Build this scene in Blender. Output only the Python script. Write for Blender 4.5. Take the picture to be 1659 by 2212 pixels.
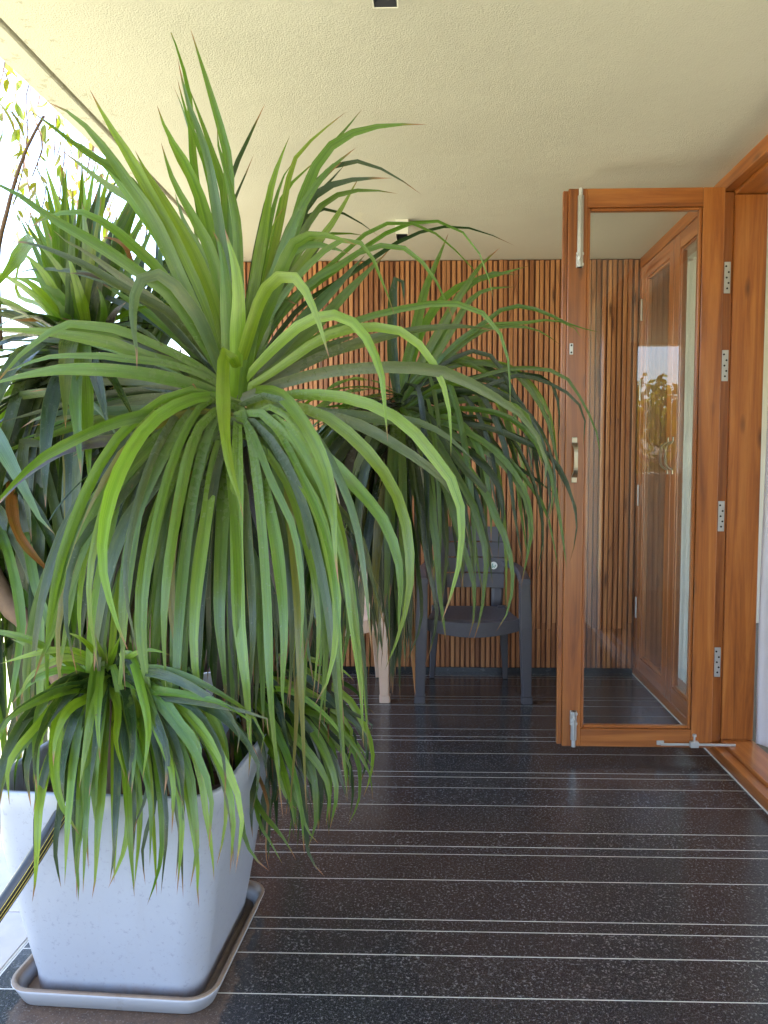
import bpy, bmesh, math, random
from mathutils import Vector, Matrix, noise
R = math.radians
random.seed(7)
sc = bpy.context.scene
for o in list(bpy.data.objects):
    bpy.data.objects.remove(o)
col = sc.collection

# ------------------------------------------------------------------ camera
FPX, PPX, PPY = 1645.0, 882.4, 1106.0          # measured on a 1659 x 2212 view of the photograph
CAM = Vector((0, 0, 1.2354))
PITCH, YAW = R(3.583), R(1.562)
cd = bpy.data.cameras.new('camera')
cam = bpy.data.objects.new('camera', cd); col.objects.link(cam)
cd.sensor_fit = 'VERTICAL'; cd.sensor_height = 36.0; cd.sensor_width = 27.0
cd.lens = FPX / 2212 * 36.0
cd.shift_x = -(PPX - 829.5) / 2212
cd.clip_start = 0.02; cd.clip_end = 600
cam.location = CAM
cam.rotation_euler = (R(90) - PITCH, 0, YAW)
sc.camera = cam
CROT = cam.rotation_euler.to_matrix()

# ------------------------------------------------------------------ sky, sun, exposure
SUN_EL, SUN_AZ = R(67), R(42)                   # sun high over the house, to the camera's right rear
w = bpy.data.worlds.new('World'); sc.world = w; w.use_nodes = True
wn = w.node_tree.nodes; wl = w.node_tree.links
sky = wn.new('ShaderNodeTexSky'); sky.sky_type = 'NISHITA'; sky.sun_disc = False
sky.sun_elevation = SUN_EL; sky.sun_rotation = SUN_AZ + R(60)
sky.air_density = 1.0; sky.dust_density = 3.5; sky.ozone_density = 1.0
bg = wn['Background']; bg.inputs['Strength'].default_value = 0.15
wl.new(sky.outputs[0], bg.inputs[0])
sd = bpy.data.lights.new('sun', 'SUN'); sd.energy = 5.0; sd.angle = R(.6); sd.color = (1.0, 0.95, 0.86)
sun = bpy.data.objects.new('sun', sd); col.objects.link(sun)
az = SUN_AZ + R(60)
sdir = Vector((math.sin(az) * math.cos(SUN_EL), math.cos(az) * math.cos(SUN_EL), math.sin(SUN_EL)))
sun.rotation_euler = sdir.to_track_quat('Z', 'Y').to_euler()
sun.location = sdir * 20
sc.view_settings.view_transform = 'Standard'; sc.view_settings.look = 'None'
sc.view_settings.gamma = 1.0; sc.view_settings.use_curve_mapping = False
sc.view_settings.exposure = 3.45
sc.render.engine = 'CYCLES'
sc.cycles.use_denoising = True
sc.cycles.max_bounces = 10; sc.cycles.diffuse_bounces = 6; sc.cycles.glossy_bounces = 5
sc.cycles.transparent_max_bounces = 24; sc.cycles.transmission_bounces = 6
sc.cycles.sample_clamp_indirect = 6.0
sc.cycles.caustics_reflective = False; sc.cycles.caustics_refractive = False

# ------------------------------------------------------------------ helpers
def link(o):
    col.objects.link(o); return o
def tag(o, label=None, cat=None, group=None, kind=None):
    if label: o['label'] = label
    if cat: o['category'] = cat
    if group: o['group'] = group
    if kind: o['kind'] = kind
    return o
def empty(name, loc, label=None, cat=None, group=None, rz=0.0, kind=None):
    o = link(bpy.data.objects.new(name, None)); o.location = loc; o.rotation_euler = (0, 0, rz)
    o.empty_display_size = 0.1
    return tag(o, label, cat, group, kind)
def put(name, me, mat, parent=None, local=False):
    """link a mesh as an object; local=False: mesh is in world coordinates even when parented"""
    if mat is not None and not me.materials: me.materials.append(mat)
    o = link(bpy.data.objects.new(name, me))
    if parent:
        o.parent = parent
        if not local:
            m = Matrix.Identity(4); p = parent
            loc = Vector((0, 0, 0))
            while p: loc += p.location if p.type == 'EMPTY' else Vector((0, 0, 0)); p = p.parent
            o.matrix_parent_inverse = Matrix.Translation(-loc)
    return o
def bmesh_to(name, bm, smooth=False):
    me = bpy.data.meshes.new(name)
    if smooth:
        for f in bm.faces: f.smooth = True
    bm.to_mesh(me); bm.free(); return me
def add_box(bm, x0, x1, y0, y1, z0, z1, bev=0.0, seg=1):
    vs = [bm.verts.new(p) for p in ((x0,y0,z0),(x1,y0,z0),(x1,y1,z0),(x0,y1,z0),(x0,y0,z1),(x1,y0,z1),(x1,y1,z1),(x0,y1,z1))]
    fs = [bm.faces.new([vs[i] for i in q]) for q in ((3,2,1,0),(4,5,6,7),(0,1,5,4),(1,2,6,5),(2,3,7,6),(3,0,4,7))]
    if bev > 0:
        es = set(e for f in fs for e in f.edges)
        bmesh.ops.bevel(bm, geom=list(es), offset=bev, segments=seg, affect='EDGES', profile=0.6)
def box(name, x0, x1, y0, y1, z0, z1, mat, parent=None, bev=0.0, local=False, seg=1):
    bm = bmesh.new(); add_box(bm, x0, x1, y0, y1, z0, z1, bev, seg)
    return put(name, bmesh_to(name, bm), mat, parent, local)
def frame_of(T):
    T = T.normalized(); a = Vector((0, 0, 1)) if abs(T.z) < 0.9 else Vector((1, 0, 0))
    S = T.cross(a).normalized(); return S, S.cross(T).normalized()
def add_tube(bm, pts, rads, n=10, caps=True):
    pts = [Vector(p) for p in pts]; rings = []
    if not hasattr(rads, '__len__'): rads = [rads] * len(pts)
    S = None
    for i, p in enumerate(pts):
        T = (pts[min(i+1, len(pts)-1)] - pts[max(i-1, 0)]).normalized()
        if S is None: S, U = frame_of(T)
        else:
            S = (S - T * S.dot(T)).normalized(); U = S.cross(T)
        rings.append([bm.verts.new(p + (S * math.cos(6.28318*k/n) + U * math.sin(6.28318*k/n)) * rads[i]) for k in range(n)])
    for a, b in zip(rings, rings[1:]):
        for k in range(n): bm.faces.new((a[k], a[(k+1) % n], b[(k+1) % n], b[k]))
    if caps:
        bm.faces.new(rings[0][::-1]); bm.faces.new(rings[-1])
def tube(name, pts, rads, mat, parent=None, n=10, local=False):
    bm = bmesh.new(); add_tube(bm, pts, rads, n)
    bmesh.ops.recalc_face_normals(bm, faces=bm.faces)
    return put(name, bmesh_to(name, bm, True), mat, parent, local)
def catmull(P, n):
    P = [Vector(p) for p in P]
    if len(P) == 2: P = [P[0], P[0].lerp(P[1], .5), P[1]]
    ext = [P[0]*2 - P[1]] + P + [P[-1]*2 - P[-2]]
    dense = []
    for i in range(1, len(ext) - 2):
        a, b, c, d = ext[i-1:i+3]
        for k in range(12):
            t = k / 12
            dense.append(0.5 * ((2*b) + (c - a)*t + (2*a - 5*b + 4*c - d)*t*t + (3*b - a - 3*c + d)*t**3))
    dense.append(P[-1])
    L = [0.0]
    for a, b in zip(dense, dense[1:]): L.append(L[-1] + (b - a).length)
    out = []; j = 0
    for i in range(n + 1):
        s = L[-1] * i / n
        while j < len(L) - 2 and L[j+1] < s: j += 1
        d = L[j+1] - L[j]
        out.append(dense[j].lerp(dense[j+1], (s - L[j]) / d if d > 1e-9 else 0))
    return out
def at(u, v, Y):
    """world point on the line of sight through view pixel (u, v) at distance Y down the veranda"""
    d = CROT @ Vector(((u - PPX) / FPX, -(v - PPY) / FPX, -1.0))
    return CAM + d * (Y / d.y)

# ------------------------------------------------------------------ materials
def mat(name):
    m = bpy.data.materials.new(name); m.use_nodes = True
    nt = m.node_tree; b = nt.nodes['Principled BSDF']; return m, nt, b
def N(nt, t, **kw):
    n = nt.nodes.new(t)
    for k, v in kw.items(): setattr(n, k, v)
    return n
def ramp(nt, stops, src=None):
    r = N(nt, 'ShaderNodeValToRGB'); e = r.color_ramp.elements
    while len(e) < len(stops): e.new(0.5)
    for x, (p, c) in zip(e, stops):
        x.position = p; x.color = (*c, 1) if len(c) == 3 else c
    if src: nt.links.new(src, r.inputs[0])
    return r
def coords(nt, scale, kind='Object', rnd=0.0):
    tc = N(nt, 'ShaderNodeTexCoord'); mp = N(nt, 'ShaderNodeMapping'); mp.inputs['Scale'].default_value = scale
    src = tc.outputs[kind]
    if rnd:
        oi = N(nt, 'ShaderNodeObjectInfo'); m = N(nt, 'ShaderNodeVectorMath', operation='SCALE')
        m.inputs[0].default_value = (rnd, rnd*1.7, rnd*2.3); nt.links.new(oi.outputs['Random'], m.inputs['Scale'])
        a = N(nt, 'ShaderNodeVectorMath', operation='ADD'); nt.links.new(src, a.inputs[0]); nt.links.new(m.outputs[0], a.inputs[1]); src = a.outputs[0]
    nt.links.new(src, mp.inputs[0]); return mp.outputs[0]
def noise_n(nt, vec, scale, detail=4, rough=.55, dist=0.0):
    n = N(nt, 'ShaderNodeTexNoise'); n.inputs['Scale'].default_value = scale; n.inputs['Detail'].default_value = detail
    n.inputs['Roughness'].default_value = rough; n.inputs['Distortion'].default_value = dist
    if vec: nt.links.new(vec, n.inputs['Vector'])
    return n.outputs['Fac']
def mixc(nt, fac, a, b, mode='MIX'):
    m = N(nt, 'ShaderNodeMix', data_type='RGBA', blend_type=mode)
    for s, v in ((0, fac), (6, a), (7, b)):
        if hasattr(v, 'links'): nt.links.new(v, m.inputs[s])
        else: m.inputs[s].default_value = v if s == 0 else (*v, 1)
    return m.outputs[2]
def math_n(nt, op, a, b=None, clamp=False):
    m = N(nt, 'ShaderNodeMath', operation=op); m.use_clamp = clamp
    for i, v in enumerate((a, b)):
        if v is None: continue
        if hasattr(v, 'links'): nt.links.new(v, m.inputs[i])
        else: m.inputs[i].default_value = v
    return m.outputs[0]
def bump(nt, b, h, strength, dist=0.01):
    n = N(nt, 'ShaderNodeBump'); n.inputs['Strength'].default_value = strength; n.inputs['Distance'].default_value = dist
    nt.links.new(h, n.inputs['Height']); nt.links.new(n.outputs[0], b.inputs['Normal'])
def plain(name, c, rough=.5, metal=0.0, var=.12, scale=30, bmp=0.0):
    m, nt, b = mat(name)
    f = noise_n(nt, coords(nt, (1, 1, 1), rnd=3), scale, 5)
    nt.links.new(mixc(nt, f, tuple(x*(1-var) for x in c), tuple(min(1, x*(1+var)) for x in c)), b.inputs['Base Color'])
    rr = N(nt, 'ShaderNodeMapRange'); rr.inputs[3].default_value = rough*.8; rr.inputs[4].default_value = min(1, rough*1.25)
    nt.links.new(f, rr.inputs[0]); nt.links.new(rr.outputs[0], b.inputs['Roughness'])
    b.inputs['Metallic'].default_value = metal
    if bmp: bump(nt, b, f, bmp, .002)
    return m

def wood(name, axis, c0, c1, c2, rough=.3, rnd=7.0):
    """varnished teak, grain along axis"""
    m, nt, b = mat(name)
    sc_ = {'x': (1.2, 22, 22), 'y': (22, 1.2, 22), 'z': (22, 22, 1.2)}[axis]
    v = coords(nt, sc_, rnd=rnd)
    g = noise_n(nt, v, 1.0, 8, .62, .9)
    fine = noise_n(nt, coords(nt, tuple(k*5 for k in sc_), rnd=rnd), 1.4, 5, .6)
    wv = coords(nt, tuple(k*.35 for k in sc_), rnd=rnd)
    cloud = noise_n(nt, wv, .8, 4, .5, 1.5)
    rp = ramp(nt, [(.31, c0), (.5, c1), (.68, c2)], g)
    c = mixc(nt, math_n(nt, 'MULTIPLY', fine, .45), rp.outputs[0], tuple(x*.45 for x in c0))
    c = mixc(nt, math_n(nt, 'MULTIPLY', cloud, .35), c, c0)
    kv = coords(nt, {'x': (2.6, 9, 9), 'y': (9, 2.6, 9), 'z': (9, 9, 2.6)}[axis], rnd=rnd*1.3)
    vo = N(nt, 'ShaderNodeTexVoronoi'); vo.inputs['Scale'].default_value = 1.0; nt.links.new(kv, vo.inputs['Vector'])
    kd = ramp(nt, [(.03, (1, 1, 1)), (.14, (0, 0, 0))], vo.outputs['Distance'])
    c = mixc(nt, math_n(nt, 'MULTIPLY', kd.outputs[0], .75), c, (.05, .014, .006))
    nt.links.new(c, b.inputs['Base Color'])
    b.inputs['Roughness'].default_value = rough
    b.inputs['Coat Weight'].default_value = .35; b.inputs['Coat Roughness'].default_value = .22
    bump(nt, b, fine, .10, .003)
    return m
TEAK = ((.17, .046, .010), (.39, .122, .024), (.54, .20, .046))
M = {}
for a in 'xyz': M['teak_' + a] = wood('teak_' + a, a, *TEAK)

def slat_mat():
    m, nt, b = mat('oiled_pine_slat')
    v = coords(nt, (30, 30, 1.6), rnd=9)
    g = noise_n(nt, v, 1.3, 7, .6, 1.2)
    oi = N(nt, 'ShaderNodeObjectInfo')
    rp = ramp(nt, [(.25, (.20, .070, .025)), (.45, (.44, .190, .075)), (.68, (.60, .305, .135))], g)
    tint = ramp(nt, [(0, (.55, .42, .35)), (.18, (.95, .86, .78)), (.35, (1.10, 1.04, .98)), (.55, (.80, .68, .60)), (.8, (1.22, 1.16, 1.08)), (1, (.58, .45, .40))], oi.outputs['Random'])
    c = mixc(nt, 1.0, rp.outputs[0], tint.outputs[0], 'MULTIPLY')
    kv = coords(nt, (16, 16, 3.4), rnd=5)
    vo = N(nt, 'ShaderNodeTexVoronoi'); vo.inputs['Scale'].default_value = 1.0; nt.links.new(kv, vo.inputs['Vector'])
    kd = ramp(nt, [(.06, (1, 1, 1)), (.20, (.25, .25, .25)), (.32, (0, 0, 0))], vo.outputs['Distance'])
    sel = math_n(nt, 'GREATER_THAN', noise_n(nt, kv, .55, 1), .47)
    c = mixc(nt, math_n(nt, 'MULTIPLY', math_n(nt, 'MULTIPLY', kd.outputs[0], sel), .85), c, (.030, .009, .005))
    fine = noise_n(nt, coords(nt, (160, 160, 5), rnd=9), 1, 4)
    c = mixc(nt, math_n(nt, 'MULTIPLY', fine, .35), c, (.10, .028, .010))
    nt.links.new(c, b.inputs['Base Color']); b.inputs['Roughness'].default_value = .42
    bump(nt, b, fine, .15, .002)
    return m
M['slat'] = slat_mat()
M['backing'] = plain('dark_brown_backing', (.13, .048, .024), .7)

def ceiling_mat():
    m, nt, b = mat('cream_stucco')
    v = coords(nt, (1, 1, 1))
    big = noise_n(nt, v, 1.3, 5, .6)
    c = ramp(nt, [(.3, (.555, .535, .465)), (.7, (.615, .595, .525))], big).outputs[0]
    p = noise_n(nt, v, 2.6, 8, .65)
    patch = ramp(nt, [(.66, (0, 0, 0)), (.72, (1, 1, 1))], p)
    c = mixc(nt, math_n(nt, 'MULTIPLY', patch.outputs[0], .25), c, (.80, .76, .56))
    # flaking along the outer drip edge
    sx = N(nt, 'ShaderNodeSeparateXYZ'); tc = N(nt, 'ShaderNodeTexCoord'); nt.links.new(tc.outputs['Object'], sx.inputs[0])
    edge = N(nt, 'ShaderNodeMapRange'); edge.inputs[1].default_value = -.85; edge.inputs[2].default_value = -1.25
    nt.links.new(sx.outputs[0], edge.inputs[0])
    fl = math_n(nt, 'GREATER_THAN', math_n(nt, 'ADD', noise_n(nt, v, 26, 7, .7), math_n(nt, 'MULTIPLY', edge.outputs[0], .13)), .69)
    c = mixc(nt, math_n(nt, 'MULTIPLY', fl, .55), c, (.30, .27, .19))
    nt.links.new(c, b.inputs['Base Color'])
    b.inputs['Roughness'].default_value = .62
    h1 = math_n(nt, 'MULTIPLY', noise_n(nt, v, 210, 3, .55), ramp(nt, [(.35, (.45, .45, .45)), (.65, (1.2, 1.2, 1.2))], noise_n(nt, v, 3.1, 5, .6)).outputs[0]); h2 = noise_n(nt, v, 16, 5, .6)
    h = math_n(nt, 'ADD', h1, math_n(nt, 'MULTIPLY', h2, .35))
    h = math_n(nt, 'ADD', h, math_n(nt, 'MULTIPLY', patch.outputs[0], .35))
    bump(nt, b, h, .55, .006)
    return m
M['ceiling'] = ceiling_mat()

def granite():
    m, nt, b = mat('black_granite')
    v = coords(nt, (1, 1, 1), rnd=4)
    oi = N(nt, 'ShaderNodeObjectInfo')
    base = ramp(nt, [(0, (.018, .018, .0205)), (.5, (.022, .020, .0205)), (1, (.017, .019, .024))], oi.outputs['Random']).outputs[0]
    s1 = noise_n(nt, v, 150, 3, .7)
    sp = ramp(nt, [(.575, (0, 0, 0)), (.64, (1, 1, 1))], s1)
    s2 = noise_n(nt, v, 330, 2, .6)
    sp2 = ramp(nt, [(.53, (0, 0, 0)), (.62, (1, 1, 1))], s2)
    cl = noise_n(nt, v, 5, 4, .6)
    c = mixc(nt, math_n(nt, 'MULTIPLY', sp2.outputs[0], .55), base, (.075, .072, .073))
    c = mixc(nt, math_n(nt, 'MULTIPLY', sp.outputs[0], math_n(nt, 'MULTIPLY', cl, 1.1)), c, (.26, .25, .24))
    dust = noise_n(nt, v, 55, 6, .75)
    dm = ramp(nt, [(.63, (0, 0, 0)), (.72, (1, 1, 1))], dust)
    c = mixc(nt, math_n(nt, 'MULTIPLY', dm.outputs[0], math_n(nt, 'MULTIPLY', cl, .75)), c, (.34, .33, .31))
    scr = noise_n(nt, coords(nt, (3, 26, 3), rnd=4), 6, 4, .6, 1.5)
    c = mixc(nt, math_n(nt, 'MULTIPLY', ramp(nt, [(.67, (0, 0, 0)), (.71, (1, 1, 1))], scr).outputs[0], .12), c, (.30, .30, .30))
    # dried mineral stain around the saucer
    g = N(nt, 'ShaderNodeNewGeometry'); s = N(nt, 'ShaderNodeSeparateXYZ'); nt.links.new(g.outputs['Position'], s.inputs[0])
    dx = math_n(nt, 'MAXIMUM', math_n(nt, 'SUBTRACT', math_n(nt, 'ABSOLUTE', math_n(nt, 'ADD', s.outputs[0], .705)), .15), 0.0)
    dyv = math_n(nt, 'MAXIMUM', math_n(nt, 'SUBTRACT', math_n(nt, 'ABSOLUTE', math_n(nt, 'SUBTRACT', s.outputs[1], 1.78)), .19), 0.0)
    d = math_n(nt, 'SQRT', math_n(nt, 'ADD', math_n(nt, 'MULTIPLY', dx, dx), math_n(nt, 'MULTIPLY', dyv, dyv)))
    wob = math_n(nt, 'ADD', d, math_n(nt, 'MULTIPLY', math_n(nt, 'SUBTRACT', noise_n(nt, coords(nt, (1, 1, 1)), 14, 5, .6), .5), .10))
    st = ramp(nt, [(.0, (1, 1, 1)), (.075, (.7, .7, .7)), (.085, (.9, .9, .9)), (.095, (.15, .15, .15)), (.11, (0, 0, 0))], wob)
    c = mixc(nt, math_n(nt, 'MULTIPLY', math_n(nt, 'MULTIPLY', st.outputs[0], noise_n(nt, coords(nt, (1, 1, 1)), 30, 6, .7)), .85), c, (.20, .12, .075))
    nt.links.new(c, b.inputs['Base Color'])
    rr = N(nt, 'ShaderNodeMapRange'); rr.inputs[3].default_value = .13; rr.inputs[4].default_value = .30
    nt.links.new(noise_n(nt, v, 9, 6, .65), rr.inputs[0]); nt.links.new(rr.outputs[0], b.inputs['Roughness'])
    b.inputs['Specular IOR Level'].default_value = .52
    bump(nt, b, noise_n(nt, v, 240, 2), .05, .001)
    return m
M['granite'] = granite()
M['grout'] = plain('white_grout', (.55, .53, .47), .8, var=.45, scale=25)
M['border'] = plain('pale_border_stone', (.42, .37, .34), .3, var=.35, scale=9)
M['interior_floor'] = plain('dark_interior_floor', (.02, .02, .022), .3)
M['plaster'] = plain('interior_plaster', (.55, .53, .46), .7, scale=4)
M['skirting'] = plain('black_stone_skirting', (.015, .015, .016), .25)

def pot_mat(name, c, speck):
    m, nt, b = mat(name)
    v = coords(nt, (1, 1, 1), rnd=2)
    c1 = mixc(nt, noise_n(nt, v, 4, 6, .65), tuple(x*.88 for x in c), tuple(min(1, x*1.07) for x in c))
    dr = noise_n(nt, coords(nt, (1, 1, .12), rnd=2), 22, 6, .7)
    c1 = mixc(nt, math_n(nt, 'MULTIPLY', ramp(nt, [(.55, (0, 0, 0)), (.78, (1, 1, 1))], dr).outputs[0], .22), c1, (.26, .24, .22))
    s = ramp(nt, [(.58, (0, 0, 0)), (.68, (1, 1, 1))], noise_n(nt, v, 85, 4, .7))
    c1 = mixc(nt, math_n(nt, 'MULTIPLY', s.outputs[0], .55), c1, speck)
    # rust coloured dirt at the foot and a faint one under the rim
    sx = N(nt, 'ShaderNodeSeparateXYZ'); tc = N(nt, 'ShaderNodeTexCoord'); nt.links.new(tc.outputs['Object'], sx.inputs[0])
    lo = N(nt, 'ShaderNodeMapRange'); lo.inputs[1].default_value = .055; lo.inputs[2].default_value = .016
    nt.links.new(sx.outputs[2], lo.inputs[0])
    d = math_n(nt, 'MULTIPLY', lo.outputs[0], ramp(nt, [(.42, (0, 0, 0)), (.66, (1, 1, 1))], noise_n(nt, coords(nt, (1, 1, .4), rnd=2), 14, 6, .7)).outputs[0])
    c1 = mixc(nt, math_n(nt, 'MULTIPLY', d, .8), c1, (.26, .15, .075))
    nt.links.new(c1, b.inputs['Base Color']); b.inputs['Roughness'].default_value = .33
    bump(nt, b, noise_n(nt, v, 60, 3), .05, .002)
    return m
M['pot'] = pot_mat('white_fibre_plastic', (.33, .352, .41), (.20, .21, .25))
def saucer_mat():
    m, nt, b = mat('dirty_saucer')
    v = coords(nt, (1, 1, 1))
    g = N(nt, 'ShaderNodeNewGeometry'); s = N(nt, 'ShaderNodeSeparateXYZ'); nt.links.new(g.outputs['Normal'], s.inputs[0])
    up = ramp(nt, [(.05, (0, 0, 0)), (.5, (1, 1, 1))], s.outputs[2])
    rust = mixc(nt, noise_n(nt, v, 30, 6, .7), (.085, .042, .018), (.24, .165, .10))
    k = math_n(nt, 'ADD', math_n(nt, 'MULTIPLY', up.outputs[0], .95), math_n(nt, 'MULTIPLY', ramp(nt, [(.60, (0, 0, 0)), (.7, (1, 1, 1))], noise_n(nt, v, 16, 6, .7)).outputs[0], .3), True)
    nt.links.new(mixc(nt, k, (.46, .48, .53), rust), b.inputs['Base Color']); b.inputs['Roughness'].default_value = .45
    return m
M['saucer'] = saucer_mat()
M['soil'] = plain('red_brown_soil', (.07, .028, .018), .95, var=.6, scale=40, bmp=1.0)
M['bark'] = plain('ringed_trunk_bark', (.13, .078, .045), .85, var=.5, scale=45, bmp=.8)
M['metal'] = plain('satin_aluminium', (.42, .41, .39), .34, .8)
M['steel'] = plain('hinge_steel', (.50, .50, .49), .4, .55)
M['bronze'] = plain('antique_brass', (.36, .31, .23), .32, .85)
M['hole'] = plain('screw_dark', (.02, .018, .016), .6)
M['lamp_white'] = plain('lamp_cream_paint', (.78, .76, .70), .5, var=.04)
M['lamp_black'] = plain('lamp_black_inside', (.010, .010, .012), .35)
M['chair_black'] = plain('charcoal_moulded_plastic', (.060, .056, .066), .42, var=.18, scale=60, bmp=.25)
M['chair_beige'] = plain('beige_moulded_plastic', (.62, .44, .33), .45, var=.08, scale=20)
M['hose_black'] = plain('black_hose_rubber', (.008, .008, .008), .3)
M['hose_yellow'] = plain('hose_yellow_stripe', (.50, .38, .06), .4)
M['sticker'] = plain('sticker_white', (.80, .82, .80), .4, var=.02)
M['sticker_mark'] = plain('sticker_teal', (.10, .30, .27), .4)
def curtain_mat(name, c, tr):
    m, nt, b = mat(name)
    f = noise_n(nt, coords(nt, (220, 220, 220)), 1.0, 2)
    nt.links.new(mixc(nt, f, tuple(x*.9 for x in c), c), b.inputs['Base Color']); b.inputs['Roughness'].default_value = .85
    t = N(nt, 'ShaderNodeBsdfTranslucent'); t.inputs[0].default_value = (*c, 1)
    mx = N(nt, 'ShaderNodeMixShader'); mx.inputs[0].default_value = tr
    nt.links.new(b.outputs[0], mx.inputs[1]); nt.links.new(t.outputs[0], mx.inputs[2])
    nt.links.new(mx.outputs[0], nt.nodes['Material Output'].inputs[0]); return m
M['curtain'] = curtain_mat('lavender_white_curtain', (.70, .68, .74), .3)
M['sheer'] = curtain_mat('grey_green_sheer', (.66, .70, .66), .6)
def glass_mat():
    m, nt, b = mat('clear_glass'); nt.nodes.remove(b)
    t = N(nt, 'ShaderNodeBsdfTransparent'); t.inputs[0].default_value = (.97, .98, .975, 1)
    g = N(nt, 'ShaderNodeBsdfGlossy'); g.inputs['Roughness'].default_value = .004
    fr = N(nt, 'ShaderNodeFresnel'); fr.inputs['IOR'].default_value = 1.56
    ge = N(nt, 'ShaderNodeNewGeometry')       # the node flips its IOR on the far face of the sheet; undo that, the sheet does not refract
    nt.links.new(math_n(nt, 'ADD', 1.56, math_n(nt, 'MULTIPLY', ge.outputs['Backfacing'], 1/1.56 - 1.56)), fr.inputs['IOR'])
    mx = N(nt, 'ShaderNodeMixShader'); nt.links.new(fr.outputs[0], mx.inputs[0])
    nt.links.new(t.outputs[0], mx.inputs[1]); nt.links.new(g.outputs[0], mx.inputs[2])
    nt.links.new(mx.outputs[0], nt.nodes['Material Output'].inputs[0]); return m
M['glass'] = glass_mat()

def leaf_mat():
    """strap leaf: colour comes from the object's own colour, alpha = how dusty its base is"""
    m, nt, b = mat('strap_leaf')
    oi = N(nt, 'ShaderNodeObjectInfo'); uv = N(nt, 'ShaderNodeTexCoord')
    s = N(nt, 'ShaderNodeSeparateXYZ'); nt.links.new(uv.outputs['UV'], s.inputs[0])
    u, v = s.outputs[0], s.outputs[1]
    cx = N(nt, 'ShaderNodeCombineXYZ')
    nt.links.new(math_n(nt, 'MULTIPLY', u, 34), cx.inputs[0]); nt.links.new(math_n(nt, 'MULTIPLY', v, 2.2), cx.inputs[1])
    nt.links.new(math_n(nt, 'MULTIPLY', oi.outputs['Random'], 90), cx.inputs[2])
    st = noise_n(nt, cx.outputs[0], 1.0, 3, .6)
    sm = ramp(nt, [(.3, (.62, .66, .58)), (.7, (1.28, 1.22, 1.2))], st)
    c = mixc(nt, 1.0, oi.outputs['Color'], sm.outputs[0], 'MULTIPLY')
    cy = N(nt, 'ShaderNodeCombineXYZ'); nt.links.new(math_n(nt, 'MULTIPLY', v, 7), cy.inputs[0]); nt.links.new(math_n(nt, 'MULTIPLY', u, 1.2), cy.inputs[1])
    nt.links.new(math_n(nt, 'MULTIPLY', oi.outputs['Random'], 70), cy.inputs[2])
    bl = noise_n(nt, cy.outputs[0], 1.0, 4, .6)
    c = mixc(nt, math_n(nt, 'MULTIPLY', ramp(nt, [(.55, (0, 0, 0)), (.8, (1, 1, 1))], bl).outputs[0], .5), c, (.13, .155, .018))
    au = math_n(nt, 'ABSOLUTE', math_n(nt, 'SUBTRACT', u, .5))
    mid = ramp(nt, [(.0, (.78, .82, .76)), (.12, (.90, .92, .88)), (.24, (1, 1, 1))], au)
    c = mixc(nt, 1.0, c, mid.outputs[0], 'MULTIPLY')
    ed = ramp(nt, [(.455, (0, 0, 0)), (.485, (1, 1, 1))], au)
    c = mixc(nt, math_n(nt, 'MULTIPLY', ed.outputs[0], .35), c, (.16, .20, .05))
    # settled dust, thickest along the channel near the crown
    dn = N(nt, 'ShaderNodeTexNoise'); dn.inputs['Scale'].default_value = 70; dn.inputs['Detail'].default_value = 6
    nt.links.new(coords(nt, (1, 1, 1)), dn.inputs['Vector'])
    vr = N(nt, 'ShaderNodeMapRange'); vr.inputs[1].default_value = .62; vr.inputs[2].default_value = .06; nt.links.new(v, vr.inputs[0])
    dd = math_n(nt, 'MULTIPLY', math_n(nt, 'MULTIPLY', vr.outputs[0], oi.outputs['Alpha']), ramp(nt, [(.30, (.3, .3, .3)), (.62, (1, 1, 1))], dn.outputs['Fac']).outputs[0], True)
    c = mixc(nt, math_n(nt, 'MULTIPLY', dd, .62), c, (.125, .118, .088))
    sp = noise_n(nt, coords(nt, (1, 1, 1), rnd=5), 34, 5, .7)
    c = mixc(nt, math_n(nt, 'MULTIPLY', ramp(nt, [(.66, (0, 0, 0)), (.72, (1, 1, 1))], sp).outputs[0], .55), c, (.10, .055, .025))
    wm_ = noise_n(nt, coords(nt, (1, 1, 1), rnd=5), 150, 3, .6)
    c = mixc(nt, math_n(nt, 'MULTIPLY', ramp(nt, [(.62, (0, 0, 0)), (.70, (1, 1, 1))], wm_).outputs[0], .16), c, (.20, .22, .16))
    tip = ramp(nt, [(.925, (0, 0, 0)), (.975, (1, 1, 1))], math_n(nt, 'ADD', v, math_n(nt, 'MULTIPLY', math_n(nt, 'SUBTRACT', oi.outputs['Random'], .6), .06)))
    c = mixc(nt, tip.outputs[0], c, (.22, .105, .05))
    nt.links.new(c, b.inputs['Base Color'])
    rr = N(nt, 'ShaderNodeMapRange'); rr.inputs[3].default_value = .19; rr.inputs[4].default_value = .50
    nt.links.new(dd, rr.inputs[0]); nt.links.new(rr.outputs[0], b.inputs['Roughness'])
    b.inputs['Specular IOR Level'].default_value = .6
    bump(nt, b, st, .45, .002)
    t = N(nt, 'ShaderNodeBsdfTranslucent')
    nt.links.new(mixc(nt, 1.0, c, (1.7, 1.65, .5), 'MULTIPLY'), t.inputs[0])
    mx = N(nt, 'ShaderNodeMixShader'); mx.inputs[0].default_value = .32
    nt.links.new(b.outputs[0], mx.inputs[1]); nt.links.new(t.outputs[0], mx.inputs[2])
    nt.links.new(mx.outputs[0], nt.nodes['Material Output'].inputs[0]); return m
M['leaf'] = leaf_mat()
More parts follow.
